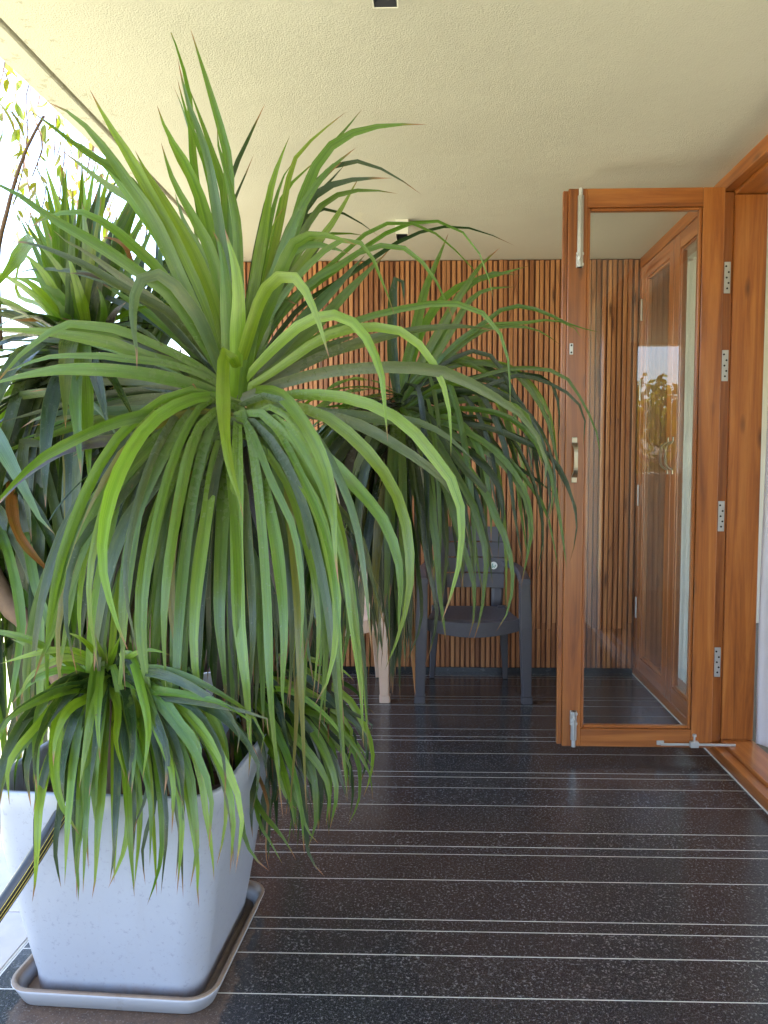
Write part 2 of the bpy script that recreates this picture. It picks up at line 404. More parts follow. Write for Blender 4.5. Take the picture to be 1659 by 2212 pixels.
def small_leaf(name, c0, c1):
    m, nt, b = mat(name)
    oi = N(nt, 'ShaderNodeObjectInfo')
    gi = noise_n(nt, coords(nt, (1, 1, 1), rnd=3), 3.0, 3)
    f = math_n(nt, 'ADD', math_n(nt, 'MULTIPLY', oi.outputs['Random'], .6), math_n(nt, 'MULTIPLY', gi, .5), True)
    c = mixc(nt, f, c0, c1); nt.links.new(c, b.inputs['Base Color']); b.inputs['Roughness'].default_value = .5
    t = N(nt, 'ShaderNodeBsdfTranslucent'); nt.links.new(mixc(nt, 1.0, c, (1.4, 1.4, .6), 'MULTIPLY'), t.inputs[0])
    mx = N(nt, 'ShaderNodeMixShader'); mx.inputs[0].default_value = .45
    nt.links.new(b.outputs[0], mx.inputs[1]); nt.links.new(t.outputs[0], mx.inputs[2])
    nt.links.new(mx.outputs[0], nt.nodes['Material Output'].inputs[0]); return m
M['creeper_leaf'] = small_leaf('creeper_leaf', (.06, .115, .012), (.17, .15, .015))
M['tree_leaf'] = small_leaf('tree_leaf', (.05, .085, .02), (.16, .13, .03))
M['stem'] = plain('brown_stem', (.10, .055, .03), .8)
M['lawn'] = plain('dry_lawn', (.22, .215, .145), .9, var=.3, scale=1.5)

# ------------------------------------------------------------------ large structure
CZ, WY, RX = 2.413, 4.474, 1.2045      # ceiling height, back wall, outer face of the right-hand door frames
bm = bmesh.new()
bmesh.ops.create_grid(bm, x_segments=40, y_segments=40, size=160)
for v_ in bm.verts: v_.co.z = -.55 + .05 * noise.noise(v_.co * .05)
lawn = put('ground', bmesh_to('ground', bm), M['lawn']); tag(lawn, 'sunlit dry lawn below the open veranda edge', 'lawn', kind='structure')

floor = box('floor', -1.04, RX - .001, -1.6, 4.62, -.14, -.0004, M['grout'])
tag(floor, 'dark granite strip floor with thin white joints', 'floor', kind='structure')
# granite strips: 20, 15, 10 and 5 cm wide, laid in two alternating orders
joints = [1.697]
seqs = ([.15, .10, .05, .20], [.15, .05, .10, .20])
k = 0
while joints[-1] < 4.38:
    for d_ in seqs[k % 2]: joints.append(joints[-1] + d_)
    k += 1
joints = [j for j in joints if j < 4.46] + [4.58]
back = [1.697]; k = 1
while back[-1] > -1.5:
    for d_ in reversed(seqs[k % 2]): back.append(back[-1] - d_)
    k += 1
joints = sorted(back[1:]) + joints
for i, (a, b_) in enumerate(zip(joints, joints[1:])):
    bm = bmesh.new(); g = .0019
    add_box(bm, -1.036, RX - .003, a + g, b_ - g, -.02, random.uniform(.0, .0004), .0004)
    put('granite_strip', bmesh_to('granite_strip', bm), M['granite'], floor)
border = box('border', -1.42, -1.043, -1.6, 4.62, -.55, -.001, M['grout']); border.name = 'veranda_edge'
tag(border, 'pale stone border along the open veranda edge', 'border', kind='structure')
y_ = -1.6
while y_ < 4.6:
    box('border_stone', -1.42, -1.048, y_ + .002, min(y_ + .45, 4.62) - .002, -.0008, .0022, M['border'], border, .001); y_ += .45

SY = -1.0  # unseen rear extent of the slab, lengthened to hold back sky light
ceil = empty('ceiling', (0, 1.7, CZ), 'cream textured ceiling slab over the veranda', 'ceiling', kind='structure')
box('soffit', -1.134, 4.6, SY, 6.0, CZ, CZ + .22, M['ceiling'], ceil)
box('drip_edge', -1.245, -1.148, SY, 6.0, CZ - .004, CZ + .22, M['ceiling'], ceil, .004)
box('drip_groove', -1.1485, -1.1335, SY, 6.0, CZ + .018, CZ + .21, M['ceiling'], ceil)

# slatted wall
wall = empty('slat_wall', (0, WY, 0), 'vertical orange-brown timber slat wall at the far end of the veranda', 'wall')
box('backing_panel', -1.30, RX + .20, WY + .0135, WY + .16, .0, CZ - .001, M['backing'], wall)
PITCH_S, SW = .0298, .0205
xs = -1.29
slat_meshes = {}
def slat_mesh(wd, z0, z1):
    key = (wd, z0, z1)
    if key not in slat_meshes:
        bm = bmesh.new(); add_box(bm, -wd/2, wd/2, 0, .012, z0, z1, .0016)
        me = bmesh_to('slat', bm); me.materials.append(M['slat']); slat_meshes[key] = me
    return slat_meshes[key]
while xs < RX - .012:
    wd = random.choice((.0190, .0200, .0210, .0220))
    jz = random.choice((.262, .262, .262, .27, .255, .30)); dep = random.uniform(-.003, .003)
    for z0, z1 in ((.030, jz - .0008), (jz, CZ - random.choice((.004, .006, .010)))):
        o = put('slat', slat_mesh(wd, z0, z1), None, wall, True)
        o.location = (xs + random.uniform(-.0022, .0022), dep*.6 + random.uniform(-.001, .001), 0); o.rotation_euler = (0, random.uniform(-.0008, .0008), random.uniform(-.05, .05))
    xs += PITCH_S
sk = box('skirting', -1.28, RX - .002, WY + .002, WY + .0130, .0005, .0285, M['skirting'], wall)

# the big teak door frame along the right side
df = empty('door_frame', (RX, 2.6, 0), 'wide orange-brown teak door frame with sill along the right side', 'door frame')
PY = 3.235
box('post', RX, RX + .045, PY, PY + .06, .0465, CZ - .062, M['teak_z'], df, .002)
box('post', RX + .0455, RX + .178, PY - .014, PY + .074, .0605, CZ - .076, M['teak_z'], df, .003)
box('post', RX, RX + .045, 4.415, WY - .002, .0465, CZ - .062, M['teak_z'], df, .002)
box('post', RX + .0455, RX + .178, 4.40, WY - .002, .0605, CZ - .076, M['teak_z'], df, .002)
box('post', RX, RX + .178, .78, .90, .0465, CZ - .078, M['teak_z'], df, .002)
box('header', RX, RX + .045, .78, WY - .001, CZ - .060, CZ - .0005, M['teak_y'], df, .002)
box('header', RX + .046, RX + .178, .78, WY - .001, CZ - .074, CZ - .0005, M['teak_y'], df, .003)
box('sill', RX, RX + .045, .78, WY - .001, .0005, .045, M['teak_y'], df, .002)
box('sill', RX + .046, RX + .178, .78, WY - .001, .0005, .059, M['teak_y'], df, .003)
box('caulk', RX - .007, RX - .0005, .78, WY - .02, .0004, .0045, M['grout'], df, .001)

# room beyond the frame
room = empty('room', (3, 2.4, 0), 'dim plastered room behind the teak door frame', 'room', kind='structure')
box('room_floor', RX + .179, 4.6, -1.2, 6.0, -.14, -.012, M['interior_floor'], room)
for a_ in ((-1.2, .6, -.14, CZ - .001), (5.6, 6.0, -.14, CZ - .001), (.6005, 5.5995, -.14, .45), (.6005, 5.5995, 2.2, CZ - .001)):  # gap left in this wall: unseen window added to light room and curtains
    box('room_wall', 4.6, 4.75, *a_, M['plaster'], room)
box('room_wall', RX + .179, 4.6, 6.0, 6.15, -.14, CZ, M['plaster'], room)
box('room_wall', RX, RX + .178, 4.665, 6.0, -.14, CZ, M['plaster'], room)
box('room_wall', RX, RX + .178, -1.2, .779, -.0, CZ - .001, M['ceiling'], room)
box('room_ceiling', RX + .0, 4.75, -1.355, SY - .001, CZ, CZ + .2, M['plaster'], room)
for x0, x1, z0, z1 in ((RX + .179, 1.60, -.14, CZ), (1.86, 1.98, -.14, CZ), (2.42, 4.6, -.14, CZ), (1.60, 1.86, -.14, 1.15), (1.98, 2.42, -.14, 1.15), (1.60, 1.86, 2.40, CZ), (1.98, 2.42, 2.40, CZ)):
    box('room_wall', x0 + .0005, x1 - .0005, -1.35, -1.2, z0, z1 - .001, M['plaster'], room)

# ------------------------------------------------------------------ doors
def screw_plate(name, w_, h_, t_, holes, m_, parent, loc, rz=0):
    bm = bmesh.new(); add_box(bm, -w_/2, w_/2, -t_, 0, 0, h_, .0008)
    o = put(name, bmesh_to(name, bm), m_, parent, True); o.location = loc; o.rotation_euler = (0, 0, rz)
    bm = bmesh.new()
    for hx, hz in holes:
        add_tube(bm, [(hx, -t_ - .0012, hz), (hx, -t_ + .001, hz)], .0042, 10)
    h = put('screw', bmesh_to('screw', bm), M['hole'], o, True); return o
def pull_handle(parent, loc, rz=0):
    bm = bmesh.new()
    for z_ in (0.0, .16):
        add_box(bm, -.011, .011, -.004, 0, z_ - .014, z_ + .014, .002)
    prof = [(.006, .012), (.020, .020), (.032, .032), (.037, .055), (.037, .105), (.032, .128), (.020, .140), (.006, .148)]
    pts = catmull([Vector((0, -a, c)) for a, c in prof], 16)
    rings = []
    for i, p in enumerate(pts):
        t = i / 16; wd = .0075 + .004 * abs(2*t - 1)**2; th = .0042
        T = (pts[min(i+1, 16)] - pts[max(i-1, 0)]).normalized(); Nn = Vector((0, T.z, -T.y))
        rings.append([bm.verts.new(p + Vector((sx*wd, 0, 0)) + Nn*sn*th) for sx, sn in ((-1, -1), (1, -1), (1, 1), (-1, 1))])
    for a, b_ in zip(rings, rings[1:]):
        for q in range(4): bm.faces.new((a[q], a[(q+1) % 4], b_[(q+1) % 4], b_[q]))
    bm.faces.new(rings[0][::-1]); bm.faces.new(rings[-1])
    bmesh.ops.recalc_face_normals(bm, faces=bm.faces)
    o = put('handle', bmesh_to('handle', bm), M['bronze'], parent, True); o.location = loc; o.rotation_euler = (0, 0, rz); return o
def tower_bolt(parent, x, z0, z1, up):
    bm = bmesh.new(); add_tube(bm, [(x, -.013, z0 + .03*(not up)), (x, -.013, z1 - .03*up)], .0125, 14)
    o = put('tower_bolt', bmesh_to('tower_bolt', bm, False), M['metal'], parent, True)
    bm = bmesh.new()
    zz = (z0 + .05, z0 + .012, z1 - .02) if up else (z1 - .05, z1 - .012, z0 + .02)
    zl = z0 if up else z1 - .062
    add_tube(bm, [(x, -.012, z0), (x, -.012, z1)], .0085, 12)
    add_box(bm, x - .014, x + .014, -.004, -.0005, zl, zl + .062, .001)
    for z_ in (zl + .004, zl + .046):
        add_box(bm, x - .014, x + .014, -.023, -.001, z_, z_ + .012, .002)
    add_tube(bm, [(x, -.02, zl + .030), (x - .010, -.034, zl + .030)], [.005, .007], 10)
    put('bolt_rod', bmesh_to('bolt_rod', bm), M['steel'], o, True); return o
def door_leaf(name, label, loc, rz, wd, ht, th, ls=.076, rs=.086, tr=.075, br=.077, lip=False, group=None):
    d = empty(name, loc, label, 'door', group, rz)
    box('stile', 0, ls, 0, th, 0, ht, M['teak_z'], d, .002, True)
    box('stile', wd - rs, wd, 0, th, 0, ht, M['teak_z'], d, .002, True)
    box('rail', ls + .0005, wd - rs - .0005, .001, th - .001, ht - tr, ht, M['teak_x'], d, .0015, True)
    box('rail', ls + .0005, wd - rs - .0005, .001, th - .001, 0, br, M['teak_x'], d, .0015, True)
    x0, x1, z0, z1, bw = ls + .0008, wd - rs - .0008, br + .0005, ht - tr - .0005, .013
    for bx_ in ((x0, x0 + bw, z0, z1), (x1 - bw, x1, z0, z1)):
        box('glazing_bead', bx_[0], bx_[1], .006, th - .006, bx_[2], bx_[3], M['teak_z'], d, .003, True)
    for bz in ((z0, z0 + bw), (z1 - bw, z1)):
        box('glazing_bead', x0 + bw + .0003, x1 - bw - .0003, .006, th - .006, bz[0], bz[1], M['teak_x'], d, .003, True)
    box('pane', x0 + bw - .004, x1 - bw + .004, th/2 - .002, th/2 + .002, z0 + bw - .004, z1 - bw + .004, M['glass'], d, 0, True)
    if lip:
        box('meeting_lip', -.020, -.0004, .014, th, 0.004, ht - .004, M['teak_z'], d, .002, True)
    return d
od = door_leaf('door', 'tall teak door leaf with a clear glass pane standing open across the veranda', (.561, 3.163, .048), R(-.3), .624, 2.297, .036, lip=True)
tower_bolt(od, .046, 1.982, 2.294, True)
tower_bolt(od, .046, .003, .155, False)
pull_handle(od, (.036, 0, 1.125))
sp_ = screw_plate('strike_plate', .014, .045, .003, ((0, .008), (0, .037)), M['steel'], od, (.018, 0, 1.635))
bm = bmesh.new()
add_box(bm, .395, .425, -.007, -.001, .012, .030, .001)
add_box(bm, .41, .72, -.013, -.0075, .012, .022, .001)
add_box(bm, .53, .565, -.022, -.002, .006, .032, .002)
add_tube(bm, [(.548, -.012, .03), (.548, -.014, .055)], [.004, .004], 8); add_tube(bm, [(.548, -.014, .053), (.548, -.014, .062)], [.008, .008], 10)
put('door_stay', bmesh_to('door_stay', bm), M['steel'], od, True)
fl1 = door_leaf('door', 'closed teak glass door leaf next to the slat wall', (RX + .002, 4.412, .048), R(-90), .556, 2.30, .036, .07, .08)
fl2 = door_leaf('door', 'closed teak glass door leaf right behind the open one, with pale curtain inside', (RX + .002, 3.853, .048), R(-90), .555, 2.30, .036, .08, .07)
pull_handle(fl1, (.515, 0, 1.15)); pull_handle(fl2, (.035, 0, 1.15))
for z_ in (.30, .95, 1.55, 2.0):
    bm = bmesh.new(); add_tube(bm, [(.002, -.006, z_), (.002, -.006, z_ + .12)], .006, 8)
    put('hinge', bmesh_to('hinge', bm), M['steel'], fl1, True)
for v_, x_ in ((600, 1567), (790, 1560), (1115, 1550), (1430, 1541)):
    p = at(x_, v_, PY)
    bm = bmesh.new()
    o = screw_plate('hinge', .026, .128, .0025, ((0, .02), (.005, .042), (-.003, .064), (.005, .086), (-.006, .11)), M['steel'], df, (RX + .024 - RX, PY - .0006 - 2.6, p.z - .064))

# ------------------------------------------------------------------ curtains
def curtain(name, label, p0, p1, amp, waves, z0, z1, m_):
    p0, p1 = Vector(p0), Vector(p1); n = waves * 8; rows = 10
    T = (p1 - p0); S = Vector((-T.y, T.x)).normalized()
    bm = bmesh.new(); g = []
    for r in range(rows + 1):
        z = z0 + (z1 - z0) * r / rows; line = []
        for i in range(n + 1):
            t = i / n; a = amp * (1 - .25 * r / rows)
            q = p0 + T * t + S * a * math.sin(t * waves * 6.283 + .5*math.sin(3*z + i*.13)) * (1 + .3*math.sin(i*.7))
            line.append(bm.verts.new((q.x, q.y, z)))
        g.append(line)
    for a, b_ in zip(g, g[1:]):
        for i in range(n): bm.faces.new((a[i], a[i+1], b_[i+1], b_[i]))
    o = put(name, bmesh_to(name, bm, True), m_)
    return tag(o, label, 'curtain')
curtain('curtain', 'lavender white curtain hanging beside the wide frame post', (RX + .192, 3.215), (1.95, 3.30), .026, 7, .035, CZ - .06, M['curtain'])
curtain('curtain', 'grey-green curtain behind the closed glass door leaf nearer the camera', (RX + .215, 3.50), (RX + .215, 4.39), .018, 11, .03, CZ - .08, M['sheer'])

# ------------------------------------------------------------------ ceiling lamps
def downlight(label, loc):
    d = empty('downlight', loc, label, 'ceiling lamp', 'square surface-mounted ceiling lamps')
    s, sy, h, t = .031, .055, .070, .003
    for a in ((-s, s, -sy, -sy + t), (-s, s, sy - t, sy), (-s, -s + t, -sy + t + .0002, sy - t - .0002), (s - t, s, -sy + t + .0002, sy - t - .0002)):
        box('housing_side', *a, -h, -.0005, M['lamp_white'], d, 0.0005, True)
    bm = bmesh.new(); q = s - t - .0006; qy = sy - t - .0006; r_ = .016
    top = [bm.verts.new((x*r_, y*r_, -h + .045)) for x, y in ((-1,-1),(1,-1),(1,1),(-1,1))]
    bot = [bm.verts.new((x*q, y*qy, -h + .0012)) for x, y in ((-1,-1),(1,-1),(1,1),(-1,1))]
    for i in range(4): bm.faces.new((bot[i], bot[(i+1) % 4], top[(i+1) % 4], top[i]))
    bm.faces.new(top)
    put('reflector', bmesh_to('reflector', bm), M['lamp_black'], d, True)
    return d
p = at(868, 475, 3.74); downlight('square cream ceiling lamp near the slat wall', (p.x, 3.795, CZ))
p = at(833, 12, 1.92); downlight('square ceiling lamp at the top edge above the tall plant', (p.x, 1.87, CZ))

# ------------------------------------------------------------------ pots
def rrect(hx, hy, r, n=7):
    pts = []
    for cx_, cy_, a0 in ((hx - r, hy - r, 0), (-hx + r, hy - r, 90), (-hx + r, -hy + r, 180), (hx - r, -hy + r, 270)):
        for i in range(n + 1):
            a = R(a0 + 90 * i / n); pts.append((cx_ + r * math.cos(a), cy_ + r * math.sin(a)))
    return pts
def loft(rings, closed_bottom=True):
    bm = bmesh.new(); prev = None
    for hx, hy, r, z in rings:
        ring = [bm.verts.new((x, y, z)) for x, y in rrect(hx, hy, r)]
        if prev:
            n = len(ring)
            for i in range(n): bm.faces.new((prev[i], prev[(i+1) % n], ring[(i+1) % n], ring[i]))
        elif closed_bottom: bm.faces.new(ring[::-1])
        prev = ring
    return bm, prev
def planter(label, loc, rz, slabel, glabel):
    HB, HT, HH = .197, .277, .518
    d = empty('planter', loc, label, 'planter', 'square white planters', rz)
    rings = [(HB, HB, .05, .012), (HB + .004, HB + .004, .055, .014)]
    for i in range(1, 13):
        t = i / 12; k = HB + (HT - HB) * (t ** .88); rings.append((k, k, .06 + .028*t, .014 + (HH - .014) * t))
    rings += [(HT - .002, HT - .002, .088, HH + .004), (HT - .012, HT - .012, .080, HH + .004), (HT - .016, HT - .016, .078, HH - .004), (HT - .028, HT - .028, .07, HH - .12)]
    bm, last = loft(rings); bm.faces.new(last[::-1])
    put('pot_body', bmesh_to('pot_body', bm, True), M['pot'], d, True)
    bm = bmesh.new(); bmesh.ops.create_grid(bm, x_segments=26, y_segments=26, size=HT - .035)
    for v_ in bm.verts:
        v_.co.z = HH - .085 + .03 * noise.noise(v_.co * 9) + .014 * noise.noise(v_.co * 31)
    put('soil', bmesh_to('soil', bm, True), M['soil'], d, True)
    q = .246
    s = empty('saucer', loc, slabel, 'saucer', 'planter saucers', rz)
    bm, last = loft([(q - .03, q - .03, .05, .0025), (q - .018, q - .018, .055, .004), (q - .004, q - .004, .06, .040), (q, q, .062, .046), (q - .001, q - .001, .062, .050), (q - .010, q - .010, .054, .050), (q - .014, q - .014, .052, .042), (q - .026, q - .026, .05, .0115)])
    bm.faces.new(last[::-1])
    put('tray', bmesh_to('tray', bm, True), M['saucer'], s, True)
    return d
POT = Vector((-.712, 1.858, 0)); POT2 = Vector((-1.00, 2.80, 0))
planter('large square white planter in the foreground, draped with strap leaves', POT, R(-3.0), 'rust-stained white saucer under the foreground planter', None)
planter('second white planter mostly hidden behind the foreground one', POT2, R(2), 'saucer under the half-hidden second planter', None)

# black hose with yellow stripes lying over the planter rim
h0, h1, h2 = at(-60, 2050, 1.44), at(60, 1875, 1.53), at(160, 1712, 1.625)
hose = empty('hose', h0, 'black hose with thin yellow stripes slanting over the planter rim', 'hose')
pts = catmull([h0 + (h0 - h1)*1.6, h0, h1, h2, h2 + (h2 - h1)*.45 + Vector((0, 0, .01))], 18)
tube('hose_body', pts, .0165, M['hose_black'], hose, 14)
for k_ in (-1, 0, 1):
    pp = []
    for i, p in enumerate(pts):
        T = (pts[min(i+1, 18)] - pts[max(i-1, 0)]).normalized(); V = (CAM - p); V = (V - T*V.dot(T)).normalized(); S = T.cross(V)
        a = .55 + k_ * .42; pp.append(p + (V * math.cos(a) + S * math.sin(a)) * .0163)
    tube('stripe', pp, .0007, M['hose_yellow'], hose, 5)

# ------------------------------------------------------------------ chairs
def make_chair(label, loc, rz, m_, sticker):
    d = empty('chair', loc, label, 'chair', 'moulded plastic armchairs', rz)
    HWf, HWb, yf, yb = .268, .20, -.25, .22        # leg centres; front is -y
    for s in (-1, 1):
        # front leg: tapering channel from foot to armrest
        bm = bmesh.new(); rings = []
        for z, xo, yo, wx, wy in ((0, .277, -.255, .028, .026), (.035, .276, -.254, .028, .026), (.037, .275, -.253, .024, .023), (.40, .268, -.245, .031, .034), (.62, .262, -.235, .026, .036), (.648, .262, -.23, .024, .034)):
            rings.append([bm.verts.new((s*xo + a*wx, yo + b_*wy, z)) for a, b_ in ((-1,-1),(1,-1),(1,1),(-1,1))])
        for a, b_ in zip(rings, rings[1:]):
            for q in range(4): bm.faces.new((a[q], a[(q+1) % 4], b_[(q+1) % 4], b_[q]))
        bm.faces.new(rings[0][::-1]); bm.faces.new(rings[-1])
        bmesh.ops.bevel(bm, geom=[e for e in bm.edges if abs(e.verts[0].co.z - e.verts[1].co.z) > .03], offset=.006, segments=2, affect='EDGES')
        put('leg', bmesh_to('leg', bm), m_, d, True)
        bm = bmesh.new(); rings = []
        for z, xo, yo, wx, wy in ((0, .212, .20, .014, .016), (.25, .20, .185, .022, .022), (.43, .188, .165, .027, .026)):
            rings.append([bm.verts.new((s*xo + a*wx, yo + b_*wy, z)) for a, b_ in ((-1,-1),(1,-1),(1,1),(-1,1))])
        for a, b_ in zip(rings, rings[1:]):
            for q in range(4): bm.faces.new((a[q], a[(q+1) % 4], b_[(q+1) % 4], b_[q]))
        bm.faces.new(rings[0][::-1]); bm.faces.new(rings[-1])
        bmesh.ops.bevel(bm, geom=list(bm.edges), offset=.004, segments=1, affect='EDGES')
        put('leg', bmesh_to('leg', bm), m_, d, True)
        # armrest: flat band sweeping back to the backrest
        arm = catmull([Vector((s*.262, -.262, .640)), Vector((s*.262, -.20, .655)), Vector((s*.264, -.05, .668)), Vector((s*.245, .10, .676)), Vector((s*.205, .19, .680))], 12)
        bm = bmesh.new(); rings = []
        for i, p in enumerate(arm):
            T = (arm[min(i+1, 12)] - arm[max(i-1, 0)]).normalized(); S = Vector((T.y, -T.x, 0)).normalized()
            wd = .030 - .006 * i / 12
            rings.append([bm.verts.new(p + S*a*wd + Vector((0, 0, c))) for a, c in ((-1, -.022), (1, -.022), (1, -.002), (.6, .006), (-.6, .006), (-1, -.002))])
        for a, b_ in zip(rings, rings[1:]):
            for q in range(6): bm.faces.new((a[q], a[(q+1) % 6], b_[(q+1) % 6], b_[q]))
        bm.faces.new(rings[0][::-1]); bm.faces.new(rings[-1])
        bmesh.ops.recalc_face_normals(bm, faces=bm.faces)
        put('armrest', bmesh_to('armrest', bm), m_, d, True)
    # seat: dished sheet with an apron
    bm = bmesh.new(); g = []; nx, ny = 14, 10
    for j in range(ny + 1):
        row = []; t = j / ny
        for i in range(nx + 1):
            u = i / nx * 2 - 1; hw = .238 - .048 * t
            y = yf + .01 + (.43) * t - .018 * (1 - u*u) * (1 - t)
            z = .435 - .022 * (1 - u*u) * math.sin(math.pi * min(1, t*.9 + .1)) - .012 * t - (.012 * (1-u*u) if j == 0 else 0)
            row.append(bm.verts.new((u*hw, y, z)))
        g.append(row)
    for a, b_ in zip(g, g[1:]):
        for i in range(nx): bm.faces.new((a[i], a[i+1], b_[i+1], b_[i]))
    edge = g[0][:] + [r[-1] for r in g[1:]] + g[-1][-2::-1] + [r[0] for r in g[-2:0:-1]]
    low = []
    for v_ in edge:
        dep = .062 + (.014 * (1 - (v_.co.x/.24)**2) if v_.co.y < yf + .03 else 0)
        low.append(bm.verts.new((v_.co.x, v_.co.y + .003, v_.co.z - dep)))
    n = len(edge)
    for i in range(n): bm.faces.new((edge[i], low[i], low[(i+1) % n], edge[(i+1) % n]))
    bmesh.ops.recalc_face_normals(bm, faces=bm.faces)
    put('seat', bmesh_to('seat', bm), m_, d, True)
    # backrest: two side straps carrying four broad curved bands with narrow slots between
    def back_pt(u, z):
        hw = .190 + .012 * math.sin((z - .42) * 5)
        y = .165 + (z - .43) * .16 + .030 * (1 - u*u)
        return Vector((u*hw, y, z))
    br_ = None
    edges_z = (.525, .612, .700, .788, .878)
    for a, b_ in zip(edges_z, edges_z[1:]):
        bm = bmesh.new(); rows = []
        for zz, off in ((a + .003, .003), (a + .0045, 0), (b_ - .0045, 0), (b_ - .003, .003)):
            rows.append([bm.verts.new(back_pt(-1 + 2*i/14, zz) + Vector((0, off, 0))) for i in range(15)])
        for r0, r1 in zip(rows, rows[1:]):
            for i in range(14): bm.faces.new((r0[i], r0[i+1], r1[i+1], r1[i]))
        o = put('backrest_band', bmesh_to('backrest_band', bm, False), m_, d, True)
        s_ = o.modifiers.new('thickness', 'SOLIDIFY'); s_.thickness = .010; s_.offset = -1
    for s in (-1, 1):
        bm = bmesh.new(); rows = []
        for i in range(9):
            z = .41 + (.462) * i / 8
            rows.append([bm.verts.new(back_pt(s*u, z) + Vector((0, .0105, 0))) for u in ((.66, .78, .90, .985))])
        for r0, r1 in zip(rows, rows[1:]):
            for i in range(3): bm.faces.new((r0[i], r0[i+1], r1[i+1], r1[i]))
        bmesh.ops.recalc_face_normals(bm, faces=bm.faces)
        o = put('back_strap', bmesh_to('back_strap', bm, True), m_, d, True)
        s_ = o.modifiers.new('thickness', 'SOLIDIFY'); s_.thickness = .016; s_.offset = -1 if s < 0 else 1
    if sticker:
        c = back_pt(.70, .655) + Vector((0, -.0125, 0))
        bm = bmesh.new(); add_tube(bm, [c, c + Vector((0, .004, 0))], .0215, 24)
        st = put('sticker', bmesh_to('sticker', bm), M['sticker'], d, True)
        bm = bmesh.new(); y = c.y - .0012
        for quad in (((-.010, -.014), (-.004, -.014), (-.003, .015), (-.009, .010)), ((-.002, -.008), (.003, -.014), (.006, -.012), (.000, .000)), ((.006, -.010), (.011, -.005), (.012, .006), (.006, .002))):
            bm.faces.new([bm.verts.new((c.x + a, y, c.z + b_)) for a, b_ in quad])
        put('sticker_mark', bmesh_to('sticker_mark', bm), M['sticker_mark'], st, True)
    return d
p = at(1022, 1518, 3.89)
make_chair('charcoal moulded plastic armchair with a round white sticker, against the slat wall', (p.x, 4.148, 0.001), R(0), M['chair_black'], True)
make_chair('beige plastic armchair mostly hidden behind the hanging leaves', (p.x - .735, 4.15, 0.001), R(0), M['chair_beige'], False)

# ------------------------------------------------------------------ strap-leaved plants
CROPS = {'D': (0, 0, 1.82278), 'A': (0, 0, .66305), 'B': (0, 1400, .6781), 'C': (1000, 800, .8439), 'E': (1400, 1900, .5425),
         'F': (700, 1400, .60277), 'G': (700, 2400, .60277), 'H': (0, 2300, .60277), 'I': (600, 0, .6782), 'J': (0, 900, .48222)}
NSEG = 14
GREEN = {'n': (.076, .158, .013), 'b': (.130, .228, .016), 'd': (.017, .042, .007), 'g': (.046, .078, .020),  # inner shade painted into d and g, lit contrast into n and b
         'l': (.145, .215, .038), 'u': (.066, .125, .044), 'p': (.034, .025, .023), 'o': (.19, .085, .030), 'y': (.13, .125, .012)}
def leaf_width(t):
    a = .60 + .40 * min(1.0, t / .25) ** .8
    if t > .50: a *= max(0.0, 1 - ((t - .50) / .50) ** 1.5)
    return a
def leaf_obj(plant, pts, wmax, side_fn, tone, dust, fold=.16, wave=.0):
    """one strap leaf along pts; channelled cross-section, pointed tip"""
    rnd = random.random() * 50
    vs, fs, uvs = [], [], []
    n = len(pts) - 1
    base = plant.location
    us = (-1, -.5, 0, .5, 1)
    for i, p in enumerate(pts):
        t = i / n
        T = (pts[min(i+1, n)] - pts[max(i-1, 0)]).normalized()
        S = side_fn(i, t, p, T); S = (S - T*S.dot(T)).normalized(); Nn = S.cross(T)
        hw = wmax * .5 * leaf_width(t) * (1 + .05 * math.sin(rnd + t*17))
        f = fold * (1.25 - .7*t)
        for u in us:
            wv = wave * hw * math.sin(rnd + t*21 + u*1.4) * abs(u)
            vs.append(p + S*(u*hw*math.cos(f)) + Nn*(abs(u)**1.3*hw*math.sin(f) + wv) - base)
    for i in range(n):
        for k_ in range(4):
            a = i*5 + k_; fs.append((a, a+1, a+6, a+5)); uvs.append(((k_/4, i/n), ((k_+1)/4, i/n), ((k_+1)/4, (i+1)/n), (k_/4, (i+1)/n)))
    me = bpy.data.meshes.new('leaf'); me.from_pydata(vs, [], fs)
    ul = me.uv_layers.new(name='UVMap'); flat = [c for f in uvs for q in f for c in q]; ul.data.foreach_set('uv', flat)
    me.polygons.foreach_set('use_smooth', [True]*len(fs)); me.materials.append(M['leaf'])
    o = put('leaf', me, None, plant, True)
    c = GREEN[tone]; j = random.uniform(.82, 1.18); h = random.uniform(-.1, .1)
    o.color = (c[0]*j*(1+h), c[1]*j, c[2]*j*(1-h), dust)
    return o
def traced(plant, crop, wpx, y0, dy, pts, tone='n', dust=.3, prof='out', twist=None):
    ox, oy, s = CROPS[crop]
    P = [((ox + x*s)/1.82278, (oy + y*s)/1.82278) for x, y in pts]
    L = [0.0]
    for a, b_ in zip(P, P[1:]): L.append(L[-1] + math.hypot(b_[0]-a[0], b_[1]-a[1]))
    W = []
    for (x, y), l in zip(P, L):
        t = l / L[-1]
        k_ = 1 - (1 - t)**2.2 if prof == 'out' else t
        W.append(at(x, y, y0 + dy*k_))
    pts3 = catmull(W, NSEG)
    wm = wpx * s / 1.82278 * (y0 + dy*.7) / FPX
    tw = random.uniform(-30, 30) if twist is None else twist
    tw1 = random.uniform(-22, 22)
    sgn = [None]
    def side(i, t, p, T):
        V = (p - CAM).normalized(); S = T.cross(V).normalized()
        q = Matrix.Rotation(R(tw + tw1*t), 3, T); S = q @ S
        if sgn[0] is None:
            Nn = S.cross(T); sgn[0] = 1 if Nn.z > -.2 and (Nn.z > .25 or Nn.dot(V) < 0) else -1
        return S * sgn[0]
    return leaf_obj(plant, pts3, .93 * wm / max(.92, math.cos(R(tw))), side, tone, dust, wave=random.choice((0, 0, .12, .22)))
